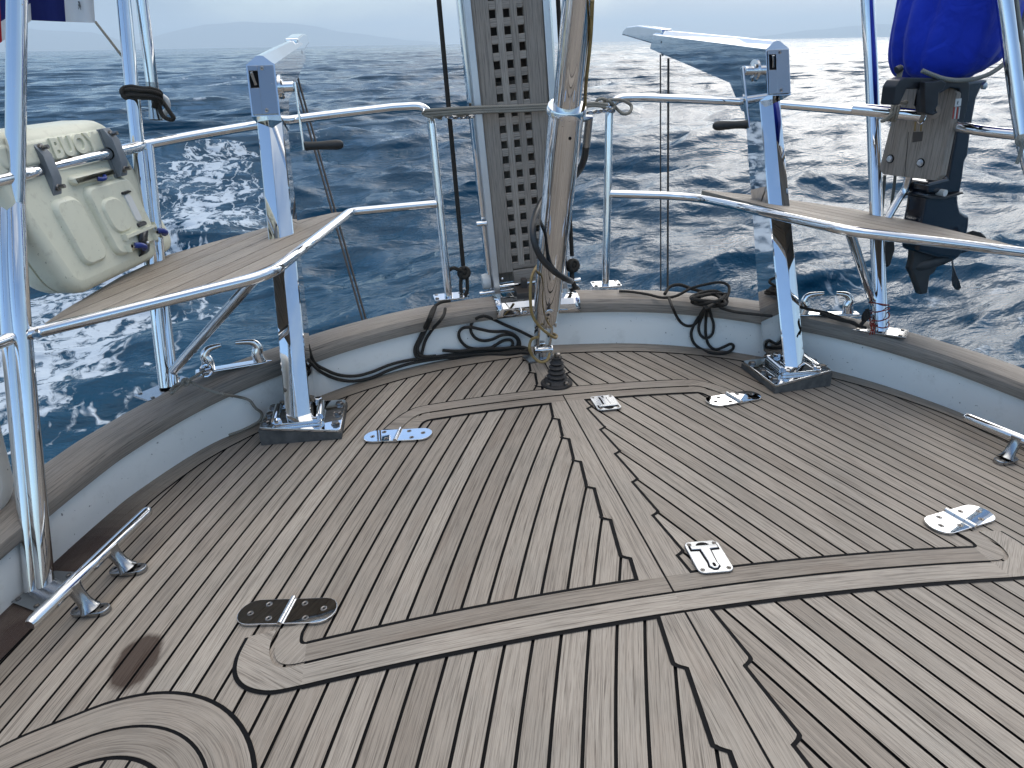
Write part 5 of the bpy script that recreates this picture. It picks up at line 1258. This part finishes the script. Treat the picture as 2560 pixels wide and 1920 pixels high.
rope('dark_rope', 'dark rope running along the cap rail into the tangled coil', 'rope',
     [(1548, 728, .0), (1580, 730, .002), (1620, 736), (1655, 744, .002), (1690, 740, .012), (1725, 722, .03), (1760, 712, .05), (1800, 706, .06), (1822, 716, .05), (1818, 742, .03), (1796, 764, .02), (1830, 778, .012), (1880, 785, .01), (1930, 790, .005)], .0048, 'black_rope', BR)
rope('dark_rope', 'dark rope hanging from the coil in a hook shaped bight at its lower end', 'rope',
     [(1770, 758, .02), (1752, 784, .008), (1735, 812), (1728, 835), (1735, 858), (1754, 873), (1778, 882), (1808, 883), (1828, 876), (1834, 866), (1826, 860), (1808, 868), (1788, 874), (1772, 862), (1765, 840), (1764, 815), (1766, 790, .008), (1772, 760, .02)], .0050, 'black_rope', BR, 8)
rope('dark_rope', 'dark rope hanging from the coil in a small round loop', 'rope',
     [(1762, 766, .016), (1756, 790, .006), (1747, 815), (1750, 835), (1764, 846), (1780, 836), (1784, 812), (1778, 790, .006), (1772, 764, .018)], .0048, 'black_rope', BR)
rope('dark_rope', 'dark rope sagging from the cap rail left of the tangled coil', 'rope',
     [(1672, 745, .008), (1682, 770, .006), (1697, 800), (1715, 814), (1735, 812), (1750, 795, .004), (1765, 768, .016)], .0048, 'black_rope', BR)
rope('dark_rope', 'dark rope lying along the cap rail past the right davit', 'rope',
     [(1990, 765, .02), (2030, 775, .01), (2070, 783, .012), (2100, 795, .006), (2140, 812, .004), (2165, 820, .004)], .0048, 'black_rope', BR)

# ------------------------------------------------------------------ trim the boat to the sea
bpy.context.view_layer.update()
for o in list(sc.objects):
    if o.parent is None and o.type != 'LIGHT': o.matrix_world = TRIM @ o.matrix_world
CW = TRIM @ CAM

# ------------------------------------------------------------------ sea
def make_sea():
    vdir = math.atan2((TRIM.to_3x3() @ fw).x, (TRIM.to_3x3() @ fw).y)
    a1 = np.linspace(-math.radians(46), math.radians(46), 640); a2 = np.linspace(math.radians(46), 2*PI-math.radians(46), 92)[1:-1]
    az = np.concatenate([a1, a2])+vdir
    rr = [1.2]
    while rr[-1] < 2300: rr.append(rr[-1]*1.0088+.003)
    rr = np.array(rr); Rg, Ag = np.meshgrid(rr, az, indexing='ij')
    X = CW.x+Rg*np.sin(Ag); Y = CW.y+Rg*np.cos(Ag); Z = np.zeros_like(X); DX = np.zeros_like(X); DY = np.zeros_like(X)
    g = np.random.default_rng(5); dr = Rg*.0088+.003
    for k in range(150):
        lam = 15*(.20/15)**(k/149)*g.uniform(.9, 1.1); th = math.radians(-22)+g.normal(0, .46 if lam > 1.5 else .62); kx, ky = math.sin(th), math.cos(th); K = 2*PI/lam
        st = .0034 if lam > 6 else (.0062 if lam > 2 else (.0105 if lam > .45 else .0085)); amp = st*lam*g.uniform(.5, 1.3)
        damp = np.exp(-(2.2*dr/lam)**2); phs = K*(kx*X+ky*Y)+g.uniform(0, 2*PI)
        Z += amp*damp*np.sin(phs); q = .8*amp*damp*np.cos(phs); DX += q*kx; DY += q*ky
    V = np.stack([X+DX, Y+DY, Z+SEA_Z], -1).reshape(-1, 3); nr, na = Rg.shape
    i, j = np.meshgrid(np.arange(nr-1), np.arange(na), indexing='ij'); j2 = (j+1) % na
    F = np.stack([i*na+j, (i+1)*na+j, (i+1)*na+j2, i*na+j2], -1).reshape(-1, 4)
    cidx = len(V); V = np.vstack([V, [[CW.x, CW.y, SEA_Z]]])
    me = bpy.data.meshes.new('sea'); me.vertices.add(len(V)); me.vertices.foreach_set('co', V.astype(np.float32).ravel())
    tri = np.stack([np.full(na, cidx), np.arange(na), (np.arange(na)+1) % na], -1)
    me.loops.add(F.size+tri.size); me.polygons.add(len(F)+len(tri))
    me.loops.foreach_set('vertex_index', np.concatenate([F.ravel(), tri.ravel()]).astype(np.int32))
    me.polygons.foreach_set('loop_start', np.concatenate([np.arange(len(F))*4, len(F)*4+np.arange(len(tri))*3]).astype(np.int32))
    me.polygons.foreach_set('use_smooth', np.ones(len(F)+len(tri), bool)); me.update(); me.validate()
    hgt = me.attributes.new('crest', 'FLOAT', 'POINT'); hgt.data.foreach_set('value', np.append(Z.ravel(), 0).astype(np.float32))
    b = NB('sea_water'); pos = b.n('ShaderNodeNewGeometry').outputs['Position']
    cr = b.n('ShaderNodeAttribute', attribute_name='crest').outputs['Fac']
    sp = b.n('ShaderNodeSeparateXYZ', {0: pos}); px, py = sp.outputs[0], sp.outputs[1]
    # foam: thin lacy streaks everywhere on the port side wake, whitecaps on a few crests far out
    wp = b.n('ShaderNodeMapping', {'Vector': pos, 'Rotation': (0, 0, .35), 'Scale': (1, .75, 0)}).outputs[0]
    warp = b.n('ShaderNodeVectorMath', {0: wp, 1: b.n('ShaderNodeVectorMath', {0: b.noise(wp, 1.3, 4, .6, out='Color'), 'Scale': .9}, operation='SCALE').outputs[0]}, operation='ADD').outputs[0]
    vor = b.n('ShaderNodeTexVoronoi', {'Vector': warp, 'Scale': 2.6}, feature='DISTANCE_TO_EDGE').outputs['Distance']
    lace = b.rng(vor, .015, .06, 1, 0); fn = b.noise(warp, 1.1, 5, .62); fn2 = b.noise(warp, 6, 4, .6)
    wake = b.math('MULTIPLY', b.rng(px, -1.9, -3.2, 0, 1), b.rng(py, 20, 9, 0, 1), clamp=True)
    wake = b.math('MULTIPLY', b.math('MINIMUM', wake, 1), b.math('MAXIMUM', b.rng(px, -16, -8, 0, 1), 0), clamp=True)
    wkR = b.math('MULTIPLY', b.rng(px, 1.6, 2.2, 0, 1), b.rng(px, 6, 3.5, 0, 1), clamp=True)
    wkR = b.math('MULTIPLY', wkR, b.math('MULTIPLY', b.rng(py, 1, 2, 0, 1), b.rng(py, 7, 4, 0, 1), clamp=True), clamp=True)
    wk = b.math('MAXIMUM', wake, b.math('MULTIPLY', wkR, .22))
    dens = b.math('ADD', b.math('MULTIPLY', wk, .235), .15)
    patch = b.rng(b.math('SUBTRACT', fn, b.math('SUBTRACT', .80, dens)), 0, .022, 0, 1)
    laced = b.math('MULTIPLY', lace, b.rng(b.math('SUBTRACT', fn, b.math('SUBTRACT', .70, dens)), 0, .04, 0, 1), clamp=True)
    foam = b.math('MULTIPLY', b.math('MAXIMUM', patch, laced, clamp=True), b.rng(fn2, .40, .50, 0, 1), clamp=True)
    foam = b.math('MULTIPLY', foam, b.rng(wk, 0, .25, 0, 1), clamp=True)
    cap = b.math('MULTIPLY', b.rng(cr, .20, .28, 0, 1), b.rng(b.noise(pos, .55, 6, .7), .60, .66, 0, 1), clamp=True)
    foam = b.math('MAXIMUM', foam, b.math('MULTIPLY', cap, .8), clamp=True)
    col = b.mix(foam, (.005, .043, .084), (.44, .51, .58))
    b.P(base=col, rough=b.math('ADD', .045, b.math('MULTIPLY', foam, .5)), ior=1.25, spec=.33)
    W = lambda deg, sx, sy: b.n('ShaderNodeMapping', {'Vector': b.n('ShaderNodeMapping', {'Vector': pos, 'Rotation': (0, 0, math.radians(deg))}).outputs[0], 'Scale': (sx, sy, 1)}).outputs[0]
    hh = b.math('MULTIPLY', b.noise(W(-22, .10, .26), 1, 3, .5, .3), .42)
    for deg, sx, sy, am, det in ((-34, .30, 1.0, .15, 3), (-8, .42, 1.25, .11, 3), (-26, 1.1, 3.2, .050, 4), (2, 1.5, 3.8, .038, 4), (-20, 5, 11, .018, 4), (-48, 9, 17, .011, 4), (-24, .03, .085, 1.5, 3)):
        hh = b.math('ADD', hh, b.math('MULTIPLY', b.noise(W(deg, sx, sy), 1, det, .55, .35), am))
    hh = b.math('ADD', hh, b.math('MULTIPLY', foam, .010))
    b.bump(hh, 1.0, 1.0)
    me.materials.append(b.m); o = bpy.data.objects.new('sea', me); COL.objects.link(o); o['kind'] = 'structure'; o['label'] = 'choppy dark blue sea out to the horizon'
make_sea()

# ------------------------------------------------------------------ far land, fading in the air
def ridge(name, az0, az1, dist, hs, seed, label):
    g = random.Random(seed); n = 160; mb = MB(); rows_ = []
    hh = [float(np.interp(i/n, np.linspace(0, 1, len(hs)), hs)) for i in range(n+1)]
    f = lambda i: sum(math.sin(i*k*.11+g_)*a for k, a, g_ in ((.7, 24, 1.1+seed), (1.6, 14, .3+seed), (2.9, 8, 2.2), (4.3, 5, .7)))
    for dr, k in ((-900, 0), (-500, .35), (-150, .75), (0, 1), (400, .6), (1200, 0)):
        rows_.append([V3((CW.x+(dist+dr)*math.sin(lerp(az0, az1, i/n)), CW.y+(dist+dr)*math.cos(lerp(az0, az1, i/n)), SEA_Z-60+(max(0, hh[i]+f(i)*min(1, hh[i]/120)+60))*k)) for i in range(n+1)])
    mb.grid(rows_); o = build(name, mb, 'hill_scrub'); o['kind'] = 'structure'; o['label'] = label
plain('hill_scrub', (.055, .06, .045), .95, (.10, .09, .07), .004)
A = lambda u: math.radians(9.16)+math.atan((u-1280)/1990)
ridge('far_hills', A(-300), A(360), 32000, [560, 740, 820, 940, 840, 780, 820, 740, 660, 620, 570, 500, 400, 160], 3, 'faint hazy hills on the horizon at the left')
ridge('far_hills', A(350), A(1120), 33000, [80, 340, 600, 780, 850, 910, 860, 780, 620, 440, 340, 250, 160, 52], 5, 'faint hazy hills on the horizon left of the gangway')
ridge('far_coast', A(1830), A(2800), 33000, [26, 90, 170, 280, 340, 390, 340, 350, 416, 470, 490, 456], 8, 'faint low coast on the horizon at the right')
# the air between here and there
hz_ = MB(); bm = bmesh.new(); bmesh.ops.create_cube(bm, size=1); hz_.add_bm(bm, Matrix.Translation((0, 12000, (SEA_Z-70+1010)/2)) @ Matrix.Diagonal((84000, 60000, 1010-(SEA_Z-70), 1)))
hm = bpy.data.materials.new('haze_air'); hm.use_nodes = True; ht = hm.node_tree; ht.nodes.clear()
ho = ht.nodes.new('ShaderNodeOutputMaterial'); pv = ht.nodes.new('ShaderNodeVolumePrincipled'); pv.inputs['Color'].default_value = (.74, .88, 1, 1); pv.inputs['Density'].default_value = 7.5e-5; pv.inputs['Anisotropy'].default_value = .2
ht.links.new(pv.outputs[0], ho.inputs['Volume']); M['haze_air'] = hm
hz = build('haze', hz_, 'haze_air'); hz['kind'] = 'stuff'; hz['label'] = 'thin pale sea haze that fades the far hills'
